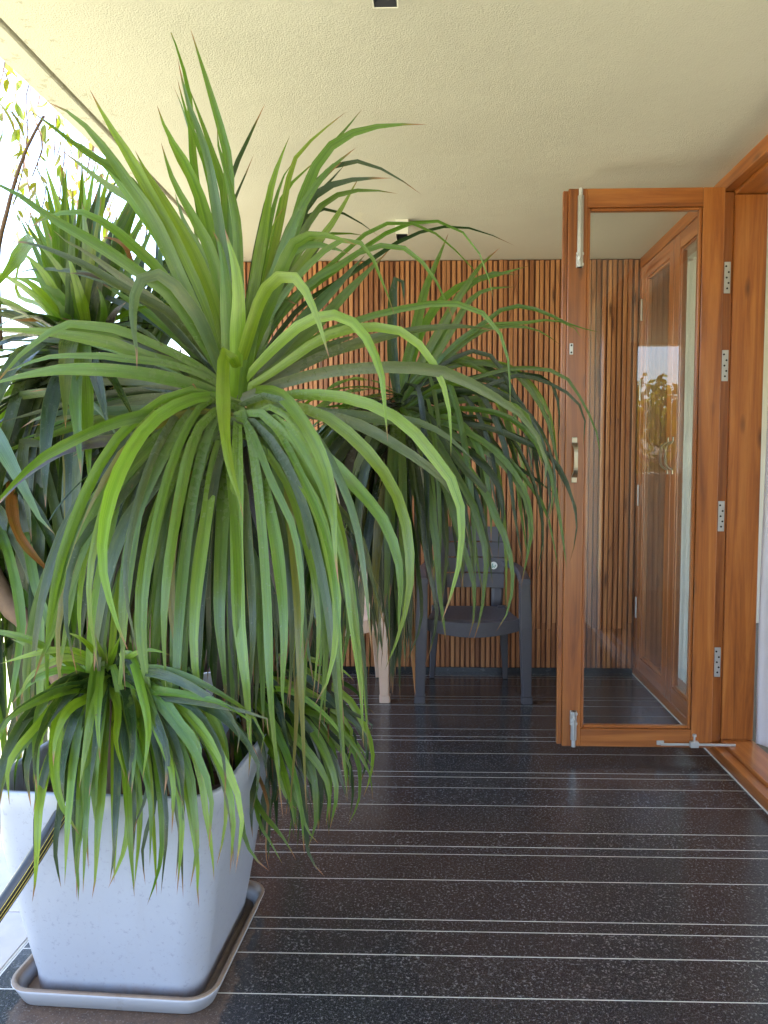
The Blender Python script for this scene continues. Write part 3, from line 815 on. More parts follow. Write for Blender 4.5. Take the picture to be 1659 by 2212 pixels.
def sprung(plant, c, azd, el, length, droop, wm, tone, dust, power=1.35, twist=0):
    """a leaf that springs from the crown and bends under its own weight"""
    a = R(azd); pts = [Vector(c)]; n = NSEG; e = R(el); wob = random.uniform(-.25, .25)
    for i in range(n):
        t = (i + .5)/n; ee = max(R(-86), e - R(droop) * t**power); aa = a + wob*t*t
        pts.append(pts[-1] + Vector((math.cos(aa)*math.cos(ee), math.sin(aa)*math.cos(ee), math.sin(ee))) * (length/n))
    def side(i, t, p, T):
        S = Vector((math.sin(a), -math.cos(a), 0)); Nn = S.cross(T)
        if Nn.z < 0 and el > -30: pass
        return Matrix.Rotation(R(twist*t), 3, T) @ S
    return leaf_obj(plant, pts, wm, side, tone, dust, wave=random.choice((0, .1, .2)))
def trunk(plant, pts, r0, r1):
    P = catmull(pts, 40); bm = bmesh.new()
    rr = [(r0 + (r1 - r0)*i/40) * (1 + .07*(i % 2)) for i in range(41)]
    add_tube(bm, [p - plant.location for p in P], rr, 12); bmesh.ops.recalc_face_normals(bm, faces=bm.faces)
    return put('trunk', bmesh_to('trunk', bm, True), M['bark'], plant, True)

YM = 2.00      # the tall crown
cm = at(505, 880, YM)
tall = empty('strap_leaf_plant', (POT.x + .06, POT.y, .44), 'tallest strap-leaved plant, its broad green crown in the middle of the picture', 'plant', 'strap-leaved plants')
trunk(tall, [(POT.x + .06, POT.y, .42), at(345, 1340, 2.06), at(430, 1100, 2.05), cm - Vector((0, -.02, .06)), cm - Vector((0, -.02, .01))], .030, .016)
def TM(crop, w_, dy, pts, tone='n', dust=.3, **k):
    traced(tall, crop, w_, YM, dy, pts, tone, dust, **k)
    if crop in 'IA' and dust < .2:      # a slightly shorter neighbour in the same fan
        sh = random.uniform(.78, .95); ox = random.uniform(-55, 55); b0 = pts[0]
        traced(tall, crop, w_*.9, YM, dy + random.uniform(.06, .16), [(b0[0] + (x - b0[0])*sh + ox*i/len(pts), b0[1] + (y - b0[1])*sh) for i, (x, y) in enumerate(pts)], random.choice('nndb'), dust)
# behind-the-crown filler first (older leaves bending down all round)
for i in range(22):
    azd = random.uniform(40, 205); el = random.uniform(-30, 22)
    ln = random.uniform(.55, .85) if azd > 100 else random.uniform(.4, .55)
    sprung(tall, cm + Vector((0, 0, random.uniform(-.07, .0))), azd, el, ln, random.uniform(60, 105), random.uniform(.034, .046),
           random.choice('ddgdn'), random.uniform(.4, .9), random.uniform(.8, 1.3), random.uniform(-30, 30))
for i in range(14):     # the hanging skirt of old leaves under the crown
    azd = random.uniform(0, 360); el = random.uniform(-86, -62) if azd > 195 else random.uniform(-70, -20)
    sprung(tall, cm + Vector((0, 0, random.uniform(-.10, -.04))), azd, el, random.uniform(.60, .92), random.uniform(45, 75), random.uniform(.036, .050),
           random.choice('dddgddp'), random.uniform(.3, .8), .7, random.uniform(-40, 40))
def lerp_pts(a, b_, sag, n=6):
    return [(a[0] + (b_[0]-a[0])*i/n, a[1] + (b_[1]-a[1])*(i/n)**1.0 - sag*math.sin(math.pi*(i/n)**.75)) for i in range(n+1)]
for i in range(40):     # leaves sweeping out to the left behind the front ones
    y1 = random.uniform(300, 2100); x1 = random.uniform(-200, 900)
    TM('J', random.uniform(70, 105), random.uniform(.05, .30), lerp_pts((1880, random.uniform(1320, 1480)), (x1, y1), random.uniform(60, 260)), random.choice('dgddng'), random.uniform(.3, .8))
for i in range(46):     # and hanging down behind the front ones
    x1 = random.uniform(350, 1650); y1 = random.uniform(1500, 2150)
    a = (1340, random.uniform(380, 520)); m1 = (a[0] + (x1 - a[0])*random.uniform(.45, .75), a[1] + random.uniform(60, 330))
    TM('B', random.uniform(60, 85), random.uniform(-.15, .18), [a, ((a[0]*2+m1[0])/3, a[1] + (m1[1]-a[1])*.15), m1, (m1[0]*.3 + x1*.7, m1[1] + (y1 - m1[1])*.35), (x1, m1[1] + (y1 - m1[1])*.7), (x1 + random.uniform(-40, 40), y1)], random.choice('ddddgnpd'), random.uniform(.2, .7))
for i in range(36):
    x1 = random.uniform(250, 760); y1 = random.uniform(1350, 1650); a = (random.uniform(470, 540), random.uniform(900, 960))
    TM('D', random.uniform(22, 32), random.uniform(-.12, .22), [a, (a[0]*.6 + x1*.4, a[1] + 40), (a[0]*.25 + x1*.75, a[1] + random.uniform(130, 230)), (x1, a[1]*.5 + y1*.5), (x1 + random.uniform(-15, 15), y1)], random.choice('dddddgnp'), random.uniform(.2, .6))
for i in range(58):     # long front fronds falling over the low plants
    x1 = random.uniform(40, 800); a = (505 + random.uniform(-45, 45), random.uniform(870, 950)); far = abs(x1 - 505)/300
    y1 = random.uniform(1480, 1800) - far*80; top = a[1] - random.uniform(0, 60)*min(1, far)
    TM('D', random.uniform(17, 26), random.uniform(-.40, -.18), [a, (a[0]*.7 + x1*.3, top + 10*far), (a[0]*.35 + x1*.65, top + random.uniform(70, 150)), (a[0]*.1 + x1*.9, top + (y1 - top)*.45), (x1, top + (y1 - top)*.72), (x1 + random.uniform(-30, 30), y1)], random.choice('nbnngddbuy'), random.uniform(.2, .7), twist=random.uniform(-22, 22))
# upright leaves
TM('I', 52, .14, [(470,2200),(400,1800),(300,1350),(250,1050),(228,800),(215,560),(160,330),(75,105)], 'n', .1)
TM('I', 62, -.05, [(470,2200),(440,1700),(345,1030),(285,800),(215,620),(175,470),(145,335)], 'u', .1)
TM('I', 70, .05, [(450,2200),(440,1400),(445,1000),(425,850),(370,650),(310,450),(260,290),(218,155)], 'n', .1)
TM('I', 60, -.10, [(500,2200),(505,1700),(490,1300),(445,1070),(405,920),(380,830),(375,740)], 'n', .1)
TM('I', 58, .18, [(450,2200),(430,1350),(440,1150),(470,1000),(560,800),(635,640),(660,590)], 'd', .1)
TM('I', 76, .02, [(500,2200),(580,1700),(640,1350),(690,1080),(740,930),(775,840),(797,790)], 'b', .1)
TM('I', 48, .12, [(510,2200),(600,1700),(680,1300),(740,1080),(775,1000),(820,935)], 'n', .1)
TM('I', 74, .06, [(520,2200),(640,1750),(800,1400),(900,1080),(990,900),(1120,790),(1300,735),(1450,722),(1600,722)], 'n', .1)
TM('I', 62, .14, [(520,2200),(650,1800),(780,1450),(880,1100),(960,950),(1060,820),(1130,740),(1225,625)], 'n', .1)
TM('I', 46, .30, [(520,2200),(640,1750),(740,1300),(800,1000),(850,890),(960,780),(1060,700),(1130,645)], 'l', .1)
TM('I', 70, -.02, [(520,2200),(680,1700),(800,1350),(900,1150),(1010,1000),(1090,930),(1185,855)], 'n', .1)
TM('I', 44, .22, [(520,2200),(700,1750),(830,1400),(930,1100),(1030,980),(1140,935),(1270,955),(1420,1030),(1570,1135)], 'd', .1)
TM('I', 52, .16, [(530,2250),(680,1850),(800,1500),(920,1270),(1020,1160),(1150,1110),(1290,1105),(1430,1125)], 'n', .1)
TM('I', 62, .30, [(560,2200),(760,1700),(900,1480),(1020,1330),(1110,1190),(1165,1090),(1205,1020)], 'l', .1)
TM('I', 95, -.12, [(500,2280),(600,1950),(700,1700),(800,1450),(870,1385),(960,1360),(1080,1385),(1190,1425)], 'n', .1, twist=10)
TM('I', 80, .02, [(450,2200),(400,1800),(320,1300),(220,1000),(120,830),(60,710),(25,605)], 'b', .1)
TM('I', 70, -.08, [(450,2200),(420,1900),(350,1500),(230,1250),(130,1070),(80,930),(50,825)], 'n', .1)
TM('I', 85, -.10, [(470,2300),(440,2000),(430,1700),(400,1450),(350,1340)], 'n', .1, twist=0)
TM('I', 90, -.14, [(480,2330),(490,2000),(500,1750),(480,1550),(440,1400),(420,1325)], 'b', .1, twist=5)
TM('I', 80, -.10, [(520,2330),(560,2050),(620,1800),(690,1650),(780,1600),(870,1640)], 'n', .15, twist=15)
TM('I', 75, .1, [(480,2330),(540,2000),(560,1750),(600,1550),(650,1370)], 'b', .1)
TM('I', 75, .0, [(440,2330),(390,2000),(330,1750),(280,1500),(235,1280)], 'b', .1)
TM('A', 92, -.05, [(1380,2250),(1250,1850),(1100,1500),(950,1250),(780,950),(660,760),(590,640),(530,525)], 'b', .1)
TM('A', 78, -.10, [(1380,2250),(1270,1800),(1150,1500),(1000,1230),(880,1040),(830,950),(800,890)], 'b', .1)
TM('A', 82, .05, [(1350,2250),(1200,1750),(1050,1500),(950,1330),(850,1180),(700,1020),(500,900),(350,780),(240,700),(170,650)], 'n', .15)
TM('A', 82, -.08, [(1350,2250),(1050,1600),(900,1280),(760,1080),(620,880),(480,720),(380,650),(270,600)], 'n', .15)
TM('A', 78, -.22, [(1350,2280),(1050,1800),(800,1600),(560,1440),(300,1290),(150,1180),(0,1100),(-140,1045)], 'n', .4)
TM('A', 72, -.10, [(1350,2280),(1000,1680),(830,1500),(700,1380),(600,1310),(480,1258),(340,1270),(240,1310),(150,1370)], 'n', .3)
TM('J', 112, -.18, [(1880,1380),(1659,800),(1500,560),(1380,420),(1280,372),(1180,385),(1110,500),(1085,700),(1100,900),(1125,1060),(1118,1155)], 'u', .1, twist=0)
TM('J', 118, -.25, [(1900,1400),(1659,1300),(1400,1230),(1200,1190),(1000,1165),(800,1150),(500,1150),(300,1180),(100,1220),(-120,1290)], 'n', .7, twist=-12)
TM('J', 105, -.15, [(1900,1360),(1659,1240),(1450,1120),(1250,1060),(1050,990),(880,930),(600,880),(400,850),(200,830),(0,820),(-150,840)], 'n', .6, twist=-10)
TM('J', 80, -.22, [(1900,1340),(1659,1150),(1450,1030),(1200,920),(980,825),(800,800),(600,775),(480,800),(330,900),(200,1000),(100,1100),(0,1230),(-60,1300)], 'n', .5, twist=0)
TM('J', 66, -.2, [(1900,1350),(1659,1200),(1400,1110),(1200,1080),(1000,1060),(850,1040),(650,1040),(450,1040),(250,1090),(100,1150),(0,1190)], 'n', .6)
TM('J', 88, .0, [(1900,1480),(1300,1480),(1000,1490),(700,1490),(450,1510),(280,1560),(170,1630)], 'u', .7)
TM('J', 80, -.12, [(1850,1250),(1659,1000),(1400,700),(1150,560),(900,420),(700,300),(480,200),(250,120),(50,105)], 'g', .5)
TM('J', 80, .05, [(1880,1250),(1620,900),(1330,640),(1100,470),(900,330),(700,190),(520,90),(430,10)], 'g', .4)
TM('J', 86, .05, [(1880,1250),(1700,900),(1560,620),(1450,380),(1330,130),(1250,-60),(1150,-250)], 'u', .2)
TM('J', 70, .15, [(1880,1300),(1500,900),(1200,600),(900,440),(600,350),(300,330),(80,380)], 'g', .4)
# arching to the lower left
TM('B', 88, -.42, [(1340,260),(1200,232),(1000,300),(850,420),(720,620),(640,820),(600,1020),(592,1180),(615,1340),(680,1560),(748,1725)], 'b', .25, twist=0)
TM('B', 92, -.34, [(1340,330),(1200,330),(1050,390),(880,520),(700,700),(540,950),(440,1200),(370,1400),(330,1550),(230,1780),(190,1900)], 'n', .45, twist=8)
TM('B', 74, -.28, [(1330,310),(1100,330),(850,345),(650,395),(450,480),(250,590),(120,700),(0,830),(-80,930)], 'n', .5, twist=-10)
TM('B', 88, -.30, [(1330,430),(1200,470),(1020,600),(860,800),(740,960),(670,1120),(620,1300),(580,1500),(555,1700),(545,1860)], 'g', .7)
TM('B', 84, -.36, [(1350,440),(1230,470),(1090,560),(990,720),(910,930),(860,1150),(820,1350),(810,1550),(825,1750),(870,1950),(965,2110)], 'n', .6, twist=0)
TM('B', 74, -.26, [(1330,480),(1250,640),(1150,850),(1090,1000),(1060,1200),(1050,1400),(1055,1600)], 'd', .6)
TM('B', 60, -.30, [(1300,500),(1130,640),(1040,800),(1010,1000),(990,1250),(1000,1500),(1030,1700),(1060,1950),(1065,2060)], 'y', .3)
TM('B', 70, -.25, [(1280,480),(1050,620),(860,820),(750,1020),(660,1250),(600,1500),(540,1700)], 'p', .2)
TM('B', 78, -.20, [(1300,420),(1050,440),(800,480),(600,500),(400,540),(250,620),(100,740),(-40,900)], 'p', .4)
TM('B', 80, -.26, [(1300,400),(1100,420),(900,500),(720,640),(560,830),(400,1000),(330,1150),(300,1300)], 'n', .5)
# hanging in front
TM('F', 98, -.42, [(410,150),(360,10),(312,-18),(298,60),(295,200),(300,350),(310,520),(335,700),(375,850),(410,960),(430,1070)], 'b', .1, twist=0)
TM('F', 100, -.38, [(402,330),(396,385),(391,450),(388,600),(385,800),(385,1000),(385,1200),(390,1400),(395,1600),(405,1800),(430,2000),(452,2200),(465,2400),(475,2600),(462,2770)], 'b', .4, twist=0)
TM('F', 92, -.34, [(350,440),(295,510),(240,700),(210,900),(180,1100),(150,1300),(125,1500),(110,1700),(105,1900),(120,2100),(145,2250),(160,2400),(130,2550)], 'b', .6, twist=5)
TM('F', 92, -.28, [(380,540),(335,700),(300,900),(290,1100),(280,1300),(275,1500),(270,1700),(285,1900),(300,2050),(310,2200),(300,2330)], 'n', .6, twist=-8)
TM('F', 88, -.34, [(430,450),(480,550),(520,700),(560,850),(600,1000),(640,1200),(665,1400),(685,1600),(695,1800),(690,2000),(680,2150),(690,2280),(700,2380)], 'n', .7, twist=0)
TM('F', 84, -.36, [(430,420),(520,440),(620,530),(700,650),(800,800),(880,930),(940,1080),(980,1250),(1020,1450),(1040,1600),(1040,1750),(1020,1950),(990,2100),(940,2200),(885,2300)], 'b', .6, twist=-6)
TM('F', 98, -.42, [(480,225),(600,225),(690,270),(780,380),(860,500),(930,640),(980,790),(1010,950),(1020,1100),(1030,1300),(1050,1500)], 'b', .25, twist=0)
TM('F', 88, -.30, [(450,340),(600,310),(800,340),(950,390),(1080,480),(1200,590),(1300,700),(1380,820),(1450,960),(1490,1100),(1510,1250),(1520,1400),(1510,1550),(1480,1700),(1450,1800),(1400,1950),(1350,2060)], 'b', .45, twist=0)
TM('F', 84, -.22, [(470,320),(700,260),(900,255),(1100,275),(1280,330),(1450,420),(1560,520),(1640,620),(1786,811),(1842,964),(1855,1100),(1850,1250),(1820,1450),(1758,1640),(1720,1750)], 'b', .4, twist=6)
TM('F', 72, -.05, [(460,390),(700,370),(900,370),(1150,390),(1350,420),(1500,420),(1659,470),(1800,560),(1950,700)], 'g', .8)
TM('F', 78, -.12, [(470,400),(750,380),(950,390),(1150,440),(1300,510),(1450,600),(1600,700),(1750,830),(1850,1000),(1900,1200)], 'g', .8, twist=0)
TM('F', 94, -.26, [(440,430),(600,440),(750,500),(870,590),(980,680),(1100,790),(1200,900),(1300,1010),(1370,1130),(1420,1260),(1450,1400),(1455,1550),(1445,1700),(1440,1850)], 'n', .7, twist=0)
TM('F', 78, -.24, [(440,470),(550,560),(660,680),(780,830),(900,1000),(960,1150),(1050,1350),(1100,1500),(1120,1650),(1115,1800),(1090,1950),(1060,2100)], 'n', .6)
TM('F', 64, -.22, [(430,560),(450,800),(490,950),(540,1120),(590,1300),(630,1480),(680,1650)], 'p', .2)
TM('F', 56, -.20, [(450,560),(560,780),(700,930),(800,1050),(880,1180),(940,1320),(980,1480),(990,1600)], 'p', .3)
TM('F', 70, -.20, [(440,500),(540,720),(650,960),(720,1120),(770,1300),(790,1500),(790,1750),(780,1950),(760,2200)], 'd', .6)
TM('F', 60, -.14, [(430,560),(440,900),(460,1150),(470,1350),(475,1500),(480,1650),(490,1800),(490,2000),(495,2150)], 'y', .3)
TM('F', 58, -.10, [(480,480),(700,620),(900,830),(1050,1000),(1150,1120),(1220,1250),(1260,1420),(1310,1600),(1350,1780)], 'g', .5)
TM('F', 58, -.06, [(480,500),(750,700),(950,950),(1060,1120),(1130,1260),(1180,1400),(1200,1500)], 'p', .4)
TM('C', 60, -.12, [(-95,920),(100,850),(300,795),(500,770),(700,765),(880,785),(1030,850),(1150,920),(1250,990),(1320,1080),(1360,1180),(1365,1280),(1350,1350)], 'g', .8, twist=0)
TM('C', 34, .05, [(-95,900),(100,760),(300,620),(500,540),(700,490),(880,465),(1000,480),(1090,530),(1150,610),(1185,720),(1195,860),(1195,990)], 'n', .3)
TM('C', 52, .05, [(-95,910),(100,820),(300,720),(500,650),(700,600),(850,580),(1000,575),(1150,600)], 'g', .8)
TM('C', 48, -.10, [(-95,900),(100,780),(300,640),(450,585),(600,580),(700,605),(790,680),(860,790),(900,910),(918,1040),(918,1200)], 'b', .2, twist=0)
TM('C', 54, -.18, [(-95,880),(50,720),(200,580),(300,530),(400,525),(490,580),(550,680),(595,800),(610,950),(625,1115)], 'b', .1, twist=0)
TM('C', 64, -.22, [(-95,860),(-20,600),(40,430),(110,350),(175,340),(230,395),(285,510),(325,630),(352,725)], 'b', .1, twist=0)
TM('C', 32, -.02, [(-80,850),(80,520),(200,350),(330,220),(420,170),(490,180),(550,250),(600,370),(640,470),(658,530)], 'n', .1)
TM('C', 32, .08, [(-80,870),(100,560),(250,380),(400,290),(530,210),(650,200),(740,230),(820,320),(880,420),(940,570)], 'n', .1)
TM('C', 24, .14, [(-80,850),(120,500),(380,270),(500,160),(600,100),(740,95),(860,150),(960,240),(1050,340),(1090,400)], 'n', .1)
TM('C', 24, .18, [(-80,860),(150,500),(400,300),(550,180),(680,110),(800,80),(900,95),(980,140),(1040,210),(1080,310),(1110,400),(1127,485)], 'n', .1)
TM('C', 26, .18, [(-80,880),(200,500),(420,350),(640,200),(760,140),(880,110),(1000,115),(1100,145),(1220,200)], 'd', .1)
TM('C', 66, .12, [(-80,900),(100,700),(250,520),(400,370),(520,240)], 'u', .4)
TM('C', 58, .20, [(-80,900),(150,690),(300,560),(420,430),(640,210)], 'u', .3)
TM('C', 60, .02, [(-90,900),(20,700),(80,520),(130,420),(180,350)], 'n', .2)
TM('C', 54, .10, [(-90,910),(120,800),(250,720),(380,650),(500,610)], 'g', .8)

# second crown, further back on the right
YR = 2.85
cr = at(867, 870, YR)
right = empty('strap_leaf_plant', (POT2.x + .1, POT2.y, .44), 'strap-leaved plant leaning out in front of the slat wall and chairs', 'plant', 'strap-leaved plants')
trunk(right, [(POT2.x + .1, POT2.y, .42), Vector((-.62, 2.9, .78)), Vector((-.30, 2.87, 1.10)), cr - Vector((0, -.02, .06)), cr - Vector((0, -.02, .01))], .028, .014)
def TR(crop, w_, dy, pts, tone='n', dust=.3, **k): traced(right, crop, w_, YR, dy, pts, tone, dust, **k)
for i in range(46):
    azd = random.uniform(60, 240); el = random.uniform(-30, 35)
    sprung(right, cr + Vector((0, 0, random.uniform(-.06, .03))), azd, el, random.uniform(.50, .75), random.uniform(50, 100), random.uniform(.030, .042),
           random.choice('ddgn'), random.uniform(.3, .7), 1.0, random.uniform(-30, 30))
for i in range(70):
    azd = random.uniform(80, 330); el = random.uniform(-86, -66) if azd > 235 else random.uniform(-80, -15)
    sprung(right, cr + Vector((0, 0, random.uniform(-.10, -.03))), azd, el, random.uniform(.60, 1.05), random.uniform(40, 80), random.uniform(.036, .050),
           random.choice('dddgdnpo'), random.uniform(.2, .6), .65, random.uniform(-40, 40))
def hang(fn, base, x1, y1, w_, dy, tones, out=.6):
    m1 = (base[0] + (x1 - base[0])*out, base[1] + random.uniform(10, 120))
    fn('D', w_, dy, [base, ((base[0]*1.6 + m1[0])/2.6, base[1] - random.uniform(-10, 25)), m1, (m1[0]*.35 + x1*.65, m1[1] + (y1 - m1[1])*.35), (x1, m1[1] + (y1 - m1[1])*.68), (x1 + random.uniform(-18, 18), y1)], random.choice(tones), random.uniform(.2, .6))
for i in range(70):
    x1 = random.uniform(600, 872); hang(TR, (867, random.uniform(885, 930)), x1, random.uniform(1280, 1400 + (872 - x1)*.8), random.uniform(18, 27), random.uniform(-.30, .25), 'ddddgnyp')
for i in range(14):
    x1 = random.uniform(870, 1090); hang(TR, (867, random.uniform(885, 930)), x1, random.uniform(1150, 1330), random.uniform(14, 20), random.uniform(-.2, .2), 'ddgn')
for i in range(44):     # thin outer fronds arching towards the door
    x1 = random.uniform(900, 1215); y1 = random.uniform(980, 1260) if x1 > 1100 else random.uniform(1080, 1330); a = (867, random.uniform(850, 920))
    top = a[1] - random.uniform(10, 110)
    TR('D', random.uniform(9, 15), random.uniform(-.18, .22), [a, (a[0]*.65 + x1*.35, top + 20), (a[0]*.3 + x1*.7, top + random.uniform(20, 60)), (a[0]*.08 + x1*.92, top + (y1 - top)*.4), (x1, top + (y1 - top)*.72), (x1 + random.uniform(-14, 22), y1)], random.choice('nndbd'), .2)
TR('C', 48, .05, [(690,960),(700,800),(750,600),(800,400),(850,280),(908,140)], 'n', .1)
TR('C', 42, -.05, [(690,960),(760,780),(850,620),(950,450),(1050,300),(1150,205)], 'n', .1)
TR('C', 52, .05, [(680,960),(650,750),(645,550),(655,370),(690,350),(702,480)], 'd', .1)
TR('C', 40, .05, [(700,960),(800,780),(880,600),(930,470),(1010,380),(1120,325),(1250,340)], 'n', .1)
TR('C', 40, .10, [(690,960),(730,760),(800,560),(900,430),(1000,370),(1150,330),(1290,290)], 'n', .1)
TR('C', 36, -.05, [(700,960),(820,760),(930,580),(1010,450),(1100,400),(1230,390)], 'n', .1)
TR('C', 24, -.10, [(700,960),(850,750),(960,640),(1060,570),(1150,500),(1230,480),(1330,500),(1420,540),(1500,575),(1625,605)], 'n', .1)
TR('C', 22, -.05, [(700,960),(820,800),(950,680),(1080,590),(1230,575),(1340,600),(1440,670)], 'n', .1)
TR('C', 22, .0, [(700,960),(860,740),(1000,620),(1100,570),(1250,560),(1370,545),(1480,570),(1540,645)], 'n', .1)
TR('C', 22, -.10, [(690,960),(800,820),(900,740),(1020,690),(1100,710),(1160,780),(1200,860),(1240,950),(1270,1100),(1310,1300),(1285,1370)], 'd', .2)
TR('C', 20, -.15, [(700,970),(900,860),(1050,810),(1200,770),(1350,775),(1440,800),(1500,870),(1550,960),(1590,1040),(1615,1160),(1610,1255)], 'n', .2)
TR('C', 20, -.10, [(700,970),(900,900),(1100,850),(1200,805),(1300,815),(1400,850),(1480,900),(1540,980),(1540,1080),(1535,1180)], 'd', .2)
TR('C', 24, .0, [(700,970),(900,850),(1100,800),(1280,800),(1380,830),(1420,930),(1425,1030),(1415,1145)], 'd', .2)
TR('C', 34, -.15, [(700,980),(900,890),(1060,880),(1180,910),(1270,990),(1340,1100),(1365,1200),(1350,1350)], 'd', .3)
TR('C', 30, -.15, [(710,990),(900,1020),(1100,1050),(1250,1110),(1380,1180),(1450,1280),(1490,1400),(1510,1540)], 'd', .4)
TR('C', 30, -.18, [(710,1000),(900,1030),(1050,1100),(1150,1180),(1230,1280),(1280,1380),(1300,1500),(1300,1600)], 'n', .4)
TR('C', 40, -.15, [(700,1010),(850,1080),(1000,1160),(1100,1250),(1150,1350),(1160,1470),(1140,1560)], 'd', .4)
TR('C', 34, .0, [(700,990),(900,960),(1000,1010),(1100,1100),(1180,1200),(1260,1250),(1330,1300),(1420,1370)], 'd', .4)
# E coordinates: leaves hanging in front of the chair
TR('E', 56, -.22, [(300,-560),(600,-330),(800,-130),(960,110),(1010,240),(1060,330),(1110,480),(1135,600),(1140,720),(1125,860),(1090,970),(1015,1090)], 'n', .3, twist=0)
TR('E', 56, -.12, [(300,-560),(700,-350),(1000,-200),(1180,0),(1240,130),(1275,300),(1270,420),(1240,560),(1215,680),(1200,770)], 'n', .3, twist=0)
TR('E', 34, -.05, [(330,-560),(800,-380),(1100,-180),(1250,0),(1330,110),(1390,230),(1430,400),(1455,530),(1475,640)], 'n', .3)
TR('E', 36, -.10, [(330,-560),(900,-420),(1350,-250),(1520,0),(1580,130),(1605,250),(1600,400),(1570,520),(1545,610)], 'd', .3)
TR('E', 62, -.18, [(300,-520),(450,-300),(530,-100),(555,100),(560,280),(590,480),(600,640),(610,800),(630,950),(650,1100),(665,1200)], 'n', .4, twist=0)
TR('E', 58, -.20, [(300,-540),(500,-260),(640,0),(700,180),(740,330),(790,500),(830,620),(865,780),(860,900),(850,1050),(815,1140)], 'n', .4, twist=0)
TR('E', 58, -.22, [(300,-540),(580,-300),(760,0),(850,150),(900,320),(940,470),(950,620),(930,780),(920,900),(880,1080),(850,1170)], 'n', .4, twist=0)
TR('E', 50, -.15, [(300,-500),(420,-200),(480,100),(500,350),(520,550),(560,750),(590,950),(560,1150),(500,1340)], 'd', .4)
TR('E', 46, -.15, [(280,-500),(350,-200),(380,150),(420,400),(450,600),(480,850),(470,1050),(400,1230),(355,1350)], 'd', .4)
TR('E', 50, -.12, [(250,-500),(250,-100),(260,250),(300,500),(330,750),(330,1000),(320,1250),(320,1500),(325,1600)], 'd', .4)
TR('E', 46, -.10, [(240,-500),(200,0),(180,400),(190,700),(210,950),(240,1150),(245,1300)], 'd', .4)
TR('E', 40, -.10, [(250,-450),(600,-150),(800,120),(900,280),(960,420),(1000,560)], 'd', .4)

# crown at the upper left, its trunk looping out of the foreground planter
YL = 2.25
cl = at(170, 735, YL)
left = empty('strap_leaf_plant', (POT.x - .10, POT.y + .05, .44), 'strap-leaved plant at the upper left with a bent ringed trunk against the bright sky', 'plant', 'strap-leaved plants')
trunk(left, [(POT.x - .12, POT.y + .05, .42), at(110, 1420, 2.1), at(58, 1345, 2.1), at(5, 1285, 2.12), at(-40, 1130, 2.2), at(40, 900, YL), cl - Vector((0, 0, .03)), cl + Vector((0, 0, .04))], .030, .022)
def TL(crop, w_, dy, pts, tone='n', dust=.3, **k): traced(left, crop, w_, YL, dy, pts, tone, dust, **k)
for i in range(45):
    azd = random.uniform(0, 360); el = random.uniform(-25, 38)
    ln = random.uniform(.5, .72)
    sprung(left, cl + Vector((0, 0, random.uniform(-.06, .03))), azd, el, ln, random.uniform(40, 95), random.uniform(.036, .048),
           random.choice('ndgnbd'), random.uniform(.2, .6), 1.3, random.uniform(-30, 30))
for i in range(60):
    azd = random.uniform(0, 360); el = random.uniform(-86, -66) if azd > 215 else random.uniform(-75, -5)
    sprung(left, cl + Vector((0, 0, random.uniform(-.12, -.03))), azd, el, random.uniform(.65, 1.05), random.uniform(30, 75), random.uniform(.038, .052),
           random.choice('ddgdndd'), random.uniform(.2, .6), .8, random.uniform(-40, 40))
for pts, w_, tn in (([(620,850),(560,600),(480,300),(440,100),(420,-150)], 60, 'l'), ([(640,850),(620,500),(590,200),(560,0),(520,-200)], 55, 'l'),
                    ([(650,850),(660,500),(670,250),(660,50),(690,-200)], 60, 'n'), ([(680,850),(720,500),(760,200),(790,0),(830,-250)], 52, 'l'),
                    ([(600,850),(500,620),(380,400),(250,250),(120,180)], 70, 'b'), ([(600,860),(480,700),(330,520),(200,420),(60,400)], 75, 'b'),
                    ([(720,860),(790,740),(770,600),(745,460)], 65, 'b'), ([(820,860),(850,700),(830,560),(790,470)], 60, 'n'),
                    ([(640,860),(600,700),(480,540),(340,430),(180,400)], 80, 'n'), ([(700,860),(900,560),(1080,330),(1160,180),(1240,0),(1300,-120)], 60, 'n'),
                    ([(720,860),(1000,560),(1180,400),(1400,230),(1560,150)], 60, 'd'), ([(700,850),(620,640),(540,420),(420,240),(280,90)], 66, 'n'),
                    ([(560,900),(330,780),(150,640),(0,570),(-120,600)], 60, 'n'), ([(560,950),(300,800),(100,700),(-60,680)], 60, 'd'),
                    ([(560,900),(350,640),(160,560),(130,420),(170,270),(260,240)], 46, 'l')):
    TL('J', w_, random.uniform(-.15, .15), pts, tn, .15)
TL('J', 78, -.30, [(560,1000),(0,1410),(200,1360),(450,1335),(650,1370),(800,1470),(900,1600),(960,1720),(980,1800)][1:], 'u', .3, twist=0)
TL('J', 120, -.45, [(500,900),(300,300),(250,60),(130,250),(20,400),(-100,560)][2:], 'n', .3, twist=0)
TL('B', 110, -.45, [(-260,250),(-120,330),(0,520),(90,680),(170,830),(240,960),(320,1040)], 'u', .2, twist=0)
TL('H', 70, -.40, [(-60,-500),(40,-250),(105,0),(130,150),(140,300),(120,450),(100,600),(60,800),(20,980)], 'n', .3, twist=0)
TL('H', 70, -.30, [(100,-500),(180,-250),(230,0),(270,120),(310,220),(330,330),(300,480),(290,640)], 'n', .3)
TL('H', 68, -.34, [(350,-400),(440,-100),(480,80),(480,250),(440,450),(390,620),(330,800)], 'n', .3)
TL('B', 70, -.2, [(300,-100),(140,100),(60,600),(90,1000),(300,1270),(360,1310)][2:], 'o', .1)
TL('J', 52, -.15, [(520,800),(470,740),(380,730),(250,745),(90,750)], 'o', .1)
TL('J', 70, -.10, [(880,900),(890,780),(950,670),(1030,600)], 'p', .1)
TL('J', 60, -.2, [(1250,560),(1100,470),(900,420),(700,370),(560,365)], 'p', .2)
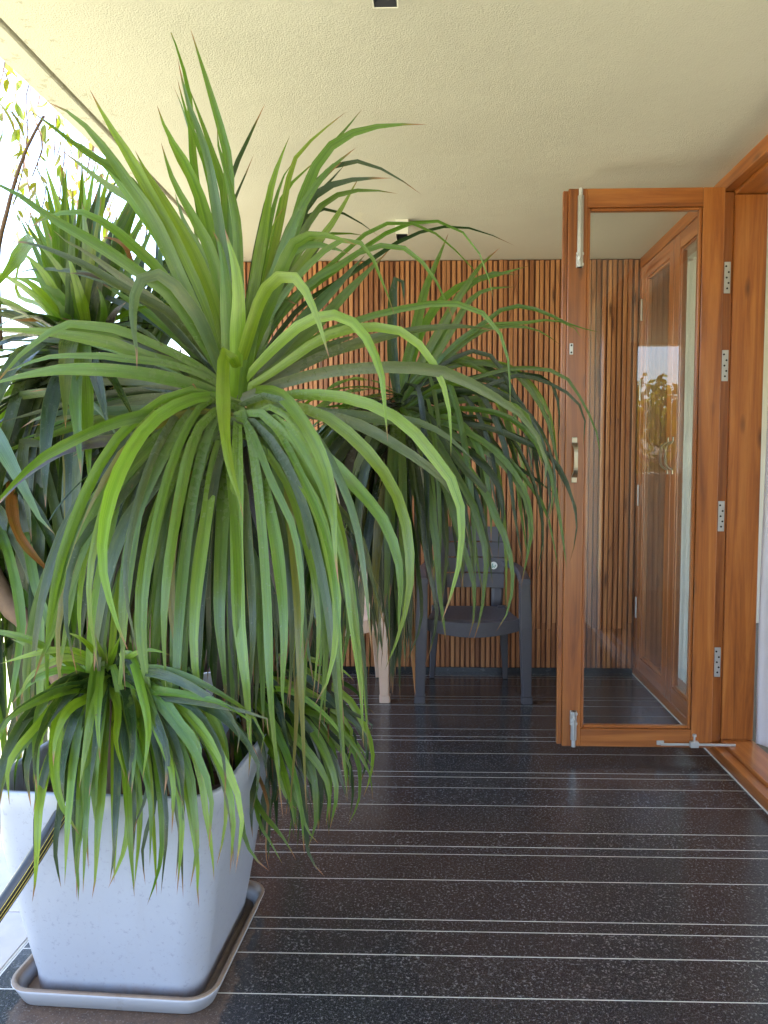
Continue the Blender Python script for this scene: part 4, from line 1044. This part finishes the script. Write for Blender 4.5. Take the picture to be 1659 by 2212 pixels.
TL('J', 44, -.1, [(1130,420),(1080,300),(1030,160),(940,90),(820,70)], 'o', .1)
TL('J', 70, -.2, [(1500,1150),(1470,1050),(1480,960),(1500,1080),(1510,1200)][:3], 'o', .1)
for i in range(60):
    x1 = random.uniform(-60, 330); y1 = random.uniform(1150, 1640); a = (random.uniform(120, 210), random.uniform(740, 800))
    TL('D', random.uniform(22, 34), random.uniform(-.2, .25), [a, (a[0]*.6 + x1*.4, a[1] + 30), (a[0]*.25 + x1*.75, a[1] + random.uniform(120, 260)), (x1, a[1]*.5 + y1*.5), (x1 + random.uniform(-25, 25), y1)], random.choice('ddddgnny'), random.uniform(.1, .5))
for i in range(44):
    x1 = random.uniform(-70, 170); y1 = random.uniform(1420, 1740); a = (random.uniform(-160, 120), random.uniform(900, 1200))
    TL('D', random.uniform(20, 32), random.uniform(-.28, .20), [a, (a[0]*.6 + x1*.4, a[1] + (y1 - a[1])*.12), (a[0]*.2 + x1*.8, a[1] + (y1 - a[1])*.38), (x1, a[1]*.3 + y1*.7), (x1 + random.uniform(-25, 25), y1)], random.choice('dddgnnb'), .2)
for i in range(46):
    x1 = random.uniform(40, 340); y1 = random.uniform(330, 560) + max(0, x1 - 200)*.35; a = (random.uniform(130, 210), random.uniform(720, 770))
    TL('D', random.uniform(17, 26), random.uniform(-.12, .18), [a, (a[0]*.7 + x1*.3, a[1]*.6 + y1*.4), (a[0]*.35 + x1*.65, a[1]*.28 + y1*.72), (x1 + random.uniform(-12, 12), y1)], random.choice('nbnbldu'), .08)
for i in range(26):
    x1 = random.uniform(250, 470); y1 = random.uniform(470, 640); a = (random.uniform(240, 360), random.uniform(760, 840))
    TL('D', random.uniform(15, 24), random.uniform(.05, .3), [a, (a[0]*.6 + x1*.4, a[1]*.6 + y1*.4), (x1, y1)], random.choice('dngdn'), .08)
st = [at(93 + 2, 250, 2.15), at(60, 315, 2.15), at(33, 390, 2.15), at(12, 470, 2.15), at(-5, 560, 2.2), at(0, 760, 2.22)]
tube('flower_stalk', [p - left.location for p in catmull(st, 14)], [.009 - .0004*i for i in range(14, -1, -1)], M['stem'], left, 8, True)

# low crown hanging over the planter's front
YF = 1.78
cf = at(235, 1475, YF)
low = empty('strap_leaf_plant', (POT.x - .05, POT.y - .10, .44), 'low bright green strap-leaved plant drooping over the front of the white planter', 'plant', 'strap-leaved plants')
trunk(low, [(POT.x - .04, POT.y - .08, .42), cf - Vector((0, 0, .15)), cf], .026, .02)
def TF(crop, w_, dy, pts, tone='b', dust=.1, **k): traced(low, crop, w_, YF, dy, pts, tone, dust, **k)
for i in range(26):
    azd = random.uniform(-30, 215); el = random.uniform(-30, 15)
    sprung(low, cf + Vector((0, 0, random.uniform(-.05, .02))), azd, el, random.uniform(.30, .52), random.uniform(70, 120), random.uniform(.026, .036),
           random.choice('ndnd'), .1, 1.2, random.uniform(-30, 30))
for pts, w_, tn in (
    ([(700,600),(750,720),(770,850),(755,1000),(770,1100),(800,1200),(820,1270)], 60, 'b'),
    ([(760,640),(820,760),(845,900),(845,1100),(850,1300),(850,1450),(830,1650),(790,1800),(705,1990)], 74, 'b'),
    ([(700,640),(690,800),(680,1000),(670,1200),(660,1400),(640,1600),(630,1800),(615,1990),(600,2060)], 70, 'b'),
    ([(650,640),(590,850),(575,1000),(575,1200),(560,1400),(520,1650),(500,1800),(515,1990),(510,2080)], 64, 'n'),
    ([(640,620),(480,680),(400,800),(370,950),(355,1150),(365,1300),(410,1460),(520,1640)], 88, 'b'),
    ([(620,640),(480,720),(330,850),(200,1000),(80,1150),(20,1300),(0,1450)], 64, 'n'),
    ([(600,600),(380,650),(270,800),(240,950),(235,1150),(240,1350),(215,1500)], 64, 'n'),
    ([(640,700),(450,900),(330,1130),(280,1300),(250,1500),(245,1700),(225,1990),(210,2080)], 68, 'b'),
    ([(665,500),(650,650),(640,800),(640,950),(650,1100),(655,1170)], 58, 'b'),
    ([(640,470),(575,600),(530,750),(490,850),(475,950)], 52, 'b'),
    ([(760,600),(870,572),(980,580),(1080,610),(1130,720),(1200,850),(1260,980),(1300,1200),(1330,1350),(1345,1500),(1380,1700),(1400,1950)], 74, 'b'),
    ([(780,470),(840,450),(890,560),(925,700),(960,850),(970,1000),(950,1150),(930,1290)], 68, 'b'),
    ([(760,650),(900,780),(970,930),(1020,1100),(1045,1300),(1060,1500),(1060,1700),(1040,1850),(1000,1990),(960,2100)], 74, 'n'),
    ([(780,640),(950,720),(1080,850),(1150,1000),(1210,1150),(1250,1300),(1270,1500),(1290,1700),(1240,1990)], 72, 'n'),
    ([(1000,620),(1130,760),(1160,1000),(1190,1200),(1230,1400),(1260,1600),(1290,1800),(1290,1990),(1300,2120)], 62, 'b'),
    ([(800,600),(1000,560),(1150,610),(1300,750),(1400,900),(1450,1050),(1470,1250),(1480,1450),(1460,1650),(1410,1860)], 62, 'b'),
    ([(740,700),(770,1000),(770,1250),(760,1450),(750,1650),(740,1800),(715,1960)], 62, 'd'),
    ([(700,700),(560,950),(480,1150),(420,1330),(380,1550),(360,1750),(400,1990)], 66, 'd'),
    ([(780,720),(880,1000),(960,1250),(950,1400),(890,1550),(870,1640)], 52, 'd'),
    ([(820,740),(960,1050),(1010,1400),(960,1600),(930,1750),(950,1970)], 50, 'd'),
    ([(820,700),(1050,900),(1110,1100),(1150,1300),(1200,1450)], 60, 'd'),
    ([(680,530),(500,440),(350,430),(200,460),(0,520)], 48, 'b'), ([(690,510),(600,420),(520,350),(420,310)], 46, 'b'),
    ([(710,540),(750,430),(790,330)], 44, 'b'), ([(690,530),(650,420),(620,330)], 40, 'l'), ([(720,560),(850,470),(950,430),(1050,440),(1120,470)], 44, 'b'),
    ([(660,560),(450,480),(250,560),(160,660),(140,760)], 50, 'l'), ([(650,600),(400,560),(200,640),(80,780)], 52, 'n'),
    ([(780,600),(950,640),(1080,760),(1180,900),(1300,1050),(1320,1300)], 60, 'n')):
    TF('H', w_, -.30 if pts[-1][1] > 1000 else -.12, pts, tn, twist=random.uniform(-14, 14))

for i in range(48):
    x1 = random.uniform(-70, 590); y1 = random.uniform(1680, 1985) - abs(x1 - 235)*.28; a = (235 + random.uniform(-25, 25), 1475 + random.uniform(-15, 25))
    TF('D', random.uniform(17, 27), random.uniform(-.36, -.25), [a, (a[0]*.65 + x1*.35, a[1] + (y1 - a[1])*random.uniform(-.10, .08)), (a[0]*.25 + x1*.75, a[1] + (y1 - a[1])*random.uniform(.2, .33)), (x1, a[1]*.38 + y1*.62), (x1 + random.uniform(-15, 15), y1)], random.choice('bnbnddd'), .1)
for i in range(8):
    x1 = random.uniform(-120, 420); y1 = random.uniform(1330, 1560); a = (235 + random.uniform(-25, 25), 1475 + random.uniform(-15, 15))
    TF('D', random.uniform(13, 20), random.uniform(-.1, .25), [a, (a[0]*.5 + x1*.5, (a[1] + y1)/2 - random.uniform(10, 50)), (x1, y1)], random.choice('bnnl'), .1)
for i in range(44):     # older leaves filling the shade between planter and trunks
    x1 = random.uniform(-70, 330); y1 = random.uniform(1400, 1700); a = (random.uniform(-60, 330), random.uniform(1060, 1260))
    traced(low, 'D', random.uniform(20, 30), 2.20, random.uniform(-.05, .15), [a, (a[0]*.5 + x1*.5, a[1] + (y1 - a[1])*.35), (x1, a[1] + (y1 - a[1])*.7), (x1 + random.uniform(-20, 20), y1)], random.choice('dddgn'), .1)
# the spray of leaves leaning out to the right of the planter
cs = at(520, 1490, 2.12)
spray = empty('strap_leaf_plant', (POT.x + .16, POT.y + .10, .44), 'spray of strap leaves arching over the right side of the white planter towards the floor', 'plant', 'strap-leaved plants')
trunk(spray, [(POT.x + .16, POT.y + .10, .42), cs - Vector((.02, 0, .12)), cs], .022, .016)
def TS(crop, w_, y0, dy, pts, tone='n', dust=.1, **k): traced(spray, crop, w_, y0, dy, pts, tone, dust, **k)
for i in range(34):
    azd = random.uniform(-60, 120); el = random.uniform(-40, 25)
    sprung(spray, cs + Vector((0, 0, random.uniform(-.08, .02))), azd, el, random.uniform(.30, .50), random.uniform(60, 110), random.uniform(.026, .036),
           random.choice('ddnd'), .1, 1.1, random.uniform(-30, 30))
for pts, w_, tn, dy in (
    ([(250,440),(340,480),(480,590),(620,730),(720,860),(775,950)], 58, 'b', -.2),
    ([(350,700),(440,790),(560,880),(680,1010),(740,1130),(790,1250),(830,1400),(880,1490),(920,1530)], 58, 'b', -.2),
    ([(350,640),(480,720),(640,830),(760,960),(800,1100),(820,1250),(840,1450),(850,1580),(900,1680),(960,1745)], 60, 'd', -.1),
    ([(480,560),(560,700),(620,860),(650,1000),(680,1150),(720,1250),(780,1310)], 52, 'b', -.2),
    ([(450,480),(570,540),(700,640),(800,730),(890,830),(950,930),(1000,1030),(1025,1150),(1045,1310)], 46, 'b', -.05),
    ([(450,400),(600,420),(800,500),(950,620),(1040,760),(1080,900),(1105,1050),(1115,1200)], 48, 'b', .05),
    ([(550,320),(750,300),(950,350),(1080,400),(1155,470)], 42, 'b', .1),
    ([(500,300),(700,330),(1000,500),(1120,590),(1200,720),(1255,850),(1275,980),(1250,1120),(1210,1230)], 52, 'b', .1),
    ([(450,420),(700,500),(880,620),(1000,760),(1100,850),(1170,960),(1190,1080),(1180,1260),(1110,1410)], 48, 'n', .0),
    ([(450,440),(650,480),(850,600),(960,780),(1080,900),(1130,1060),(1145,1200),(1120,1380)], 46, 'd', .05),
    ([(600,500),(730,650),(790,800),(850,960),(890,1100),(900,1250),(900,1400),(850,1560)], 56, 'n', -.2),
    ([(330,700),(370,840),(400,1000),(405,1200),(410,1350),(440,1500),(500,1620),(600,1710)], 56, 'n', -.35),
    ([(380,700),(430,880),(490,1050),(490,1200),(480,1350),(490,1500)], 58, 'd', -.3),
    ([(430,760),(455,1000),(480,1180),(560,1340),(650,1440),(720,1540),(775,1640)], 50, 'n', -.3),
    ([(450,780),(490,1100),(530,1380),(600,1510),(650,1600),(685,1665)], 38, 'n', -.3),
    ([(440,780),(500,1000),(570,1200),(590,1300),(580,1450),(575,1600),(600,1710)], 24, 'o', -.28),
    ([(60,380),(100,470),(200,620),(260,750),(310,900),(320,1100),(310,1250),(280,1430)], 64, 'b', -.4),
    ([(60,460),(110,580),(180,800),(260,950),(310,1100),(320,1250),(350,1350),(355,1480)], 62, 'l', -.4),
    ([(650,340),(850,360),(1000,440),(1150,520),(1230,620),(1290,690)], 40, 'd', .2),
    ([(300,500),(450,640),(560,800),(640,950),(700,1100),(740,1300),(760,1500)], 52, 'd', -.1),
    ([(420,430),(640,560),(820,700),(950,860),(1040,1000),(1080,1120)], 50, 'd', .0)):
    TS('G', w_, 2.12, dy, pts, tn, twist=random.uniform(-16, 16))
for i in range(46):
    x1 = random.uniform(560, 810); y1 = random.uniform(1640, 1860) - max(0, x1 - 650)*.6; a = (500 + random.uniform(-40, 60), 1480 + random.uniform(-30, 60))
    TS('D', random.uniform(14, 22), 2.10, random.uniform(-.30, .12), [a, (a[0]*.6 + x1*.4, a[1] + (y1 - a[1])*random.uniform(-.05, .1)), (a[0]*.25 + x1*.75, a[1] + (y1 - a[1])*random.uniform(.2, .35)), (x1, a[1]*.35 + y1*.65), (x1 + random.uniform(-20, 20), y1)], random.choice('bnndd'), .1)
for i in range(60):
    x1 = random.uniform(330, 700); y1 = random.uniform(1380, 1620); a = (random.uniform(380, 600), random.uniform(980, 1120))
    TS('D', random.uniform(20, 30), 2.24, random.uniform(-.05, .12), [a, (a[0]*.5 + x1*.5, a[1] + (y1 - a[1])*.35), (x1, a[1] + (y1 - a[1])*.7), (x1 + random.uniform(-20, 20), y1)], random.choice('ddddg'), .1)
for i in range(26):     # withered strips among the stems
    x = random.uniform(430, 680); y = random.uniform(1250, 1480)
    TS('F', random.uniform(16, 30), 2.10, -.03, [((x*1.82278-700)/.60277, (y*1.82278-1400)/.60277), ((x*1.82278-700)/.60277 + random.uniform(-40, 40), (y*1.82278-1400)/.60277 + 220), ((x*1.82278-700)/.60277 + random.uniform(-60, 60), (y*1.82278-1400)/.60277 + random.uniform(420, 640))], 'o', .1)

# ------------------------------------------------------------------ creeper hanging outside the slab edge
cre = empty('hanging_creeper', (-1.75, 3.2, -.5), 'yellow-green creeper with thin stems hanging outside against the white sky', 'creeper')
lm = []
for q in range(4):
    bm = bmesh.new(); L_, W_ = 1.0, random.uniform(.30, .42); rows = []
    for i in range(7):
        t = i/6; hw = W_/2 * math.sin(math.pi * t**.8) ** .9 if 0 < t < 1 else .002
        rows.append([bm.verts.new((s_*hw, t*L_, -.25*t*t + .10*abs(s_)*hw*3)) for s_ in (-1, 0, 1)])
    for a, b_ in zip(rows, rows[1:]):
        for i in range(2): bm.faces.new((a[i], a[i+1], b_[i+1], b_[i]))
    me = bmesh_to('leaf', bm, True); me.materials.append(M['creeper_leaf']); lm.append(me)
for k_ in range(28):
    u0 = random.uniform(-60, 340); Yc = random.uniform(2.6, 4.2)
    v0 = random.uniform(-60, 40) if u0 < 120 else random.uniform(100, 300)
    v1 = v0 + random.uniform(260, 520)
    pts = []
    for i in range(7):
        t = i/6; pts.append(at(u0 + random.uniform(-16, 16) + 30*math.sin(k_ + 3*t), v0 + (v1 - v0)*t, Yc))
    # stems hang outside the slab, so clear its edge
    pts = [Vector((min(p.x, -1.34 - .05*random.random()), p.y, p.z)) for p in pts]
    pts = catmull(pts, 14)
    tube('stem', [p - cre.location for p in pts], .0022, M['stem'], cre, 5, True)
    for i in range(random.randint(8, 12)):
        p = pts[random.randrange(1, 15)]
        o = put('leaf', random.choice(lm), None, cre, True); o.location = p - cre.location + Vector((random.uniform(-.03, .03), random.uniform(-.03, .03), random.uniform(-.03, .03)))
        o.rotation_euler = (random.uniform(-2.2, -.3), random.uniform(-.6, .6), random.uniform(0, 6.28)); s_ = random.uniform(.03, .075); o.scale = (s_,)*3
for k_, (u, v) in enumerate(((18, 218), (40, 232))):
    o = put('leaf', lm[k_], None, cre, True); o.location = at(u - 25, v, 2.3) - cre.location; o.rotation_euler = (-.9, .2, -1.4); o.scale = (.10,)*3

# ------------------------------------------------------------------ trees in the garden
def tree(label, loc, h, r, seed):
    rg = random.Random(seed)
    t = empty('garden_tree', loc, label, 'tree', 'garden trees')
    bm = bmesh.new(); top = Vector((rg.uniform(-.3, .3), rg.uniform(-.3, .3), h*.62))
    add_tube(bm, catmull([Vector((0, 0, -.1)), Vector((.08, .05, h*.3)), top], 10), [.16 - .01*i for i in range(11)], 9)
    for k_ in range(6):
        a = k_*1.05 + rg.random(); st_ = top * rg.uniform(.55, .95)
        add_tube(bm, catmull([st_, st_ + Vector((math.cos(a)*r*.4, math.sin(a)*r*.4, h*.12)), st_ + Vector((math.cos(a)*r*.8, math.sin(a)*r*.8, h*.22))], 6), [.06 - .008*i for i in range(7)], 6)
    put('trunk', bmesh_to('trunk', bm, True), M['bark'], t, True)
    vs, fs = [], []
    clumps = [Vector((rg.gauss(0, .45)*r, rg.gauss(0, .45)*r, h*.68 + rg.gauss(0, .16)*h)) for _ in range(34)]
    for c in clumps:
        cr_ = r * rg.uniform(.18, .36)
        for _ in range(80):
            d = Vector((rg.gauss(0, 1), rg.gauss(0, 1), rg.gauss(0, .8))).normalized() * cr_ * rg.random()**.4
            p = c + d; a = Vector((rg.gauss(0, 1), rg.gauss(0, 1), rg.gauss(0, 1))).normalized(); b_ = a.orthogonal().normalized(); s_ = rg.uniform(.06, .13)
            i0 = len(vs); vs += [p - a*s_, p + b_*s_*.45, p + a*s_, p - b_*s_*.45]; fs.append((i0, i0+1, i0+2, i0+3))
    me = bpy.data.meshes.new('crown'); me.from_pydata(vs, [], fs); put('crown', me, M['tree_leaf'], t, True)
    return t
tree('bushy tree seen as a reflection in the open door glass', (4.6, -9.0, -.55), 3.2, 1.8, 1)
tree('smaller tree reflected beside the bushy one in the door glass', (2.4, -10.5, -.55), 2.9, 1.5, 2)
tree('garden tree beyond the veranda edge, glimpsed between the left leaves', (-10.5, 11.0, -.55), 3.6, 1.9, 3)
tree('round garden tree further out behind the left-hand foliage', (-9.0, 17.0, -.55), 3.4, 1.8, 4)
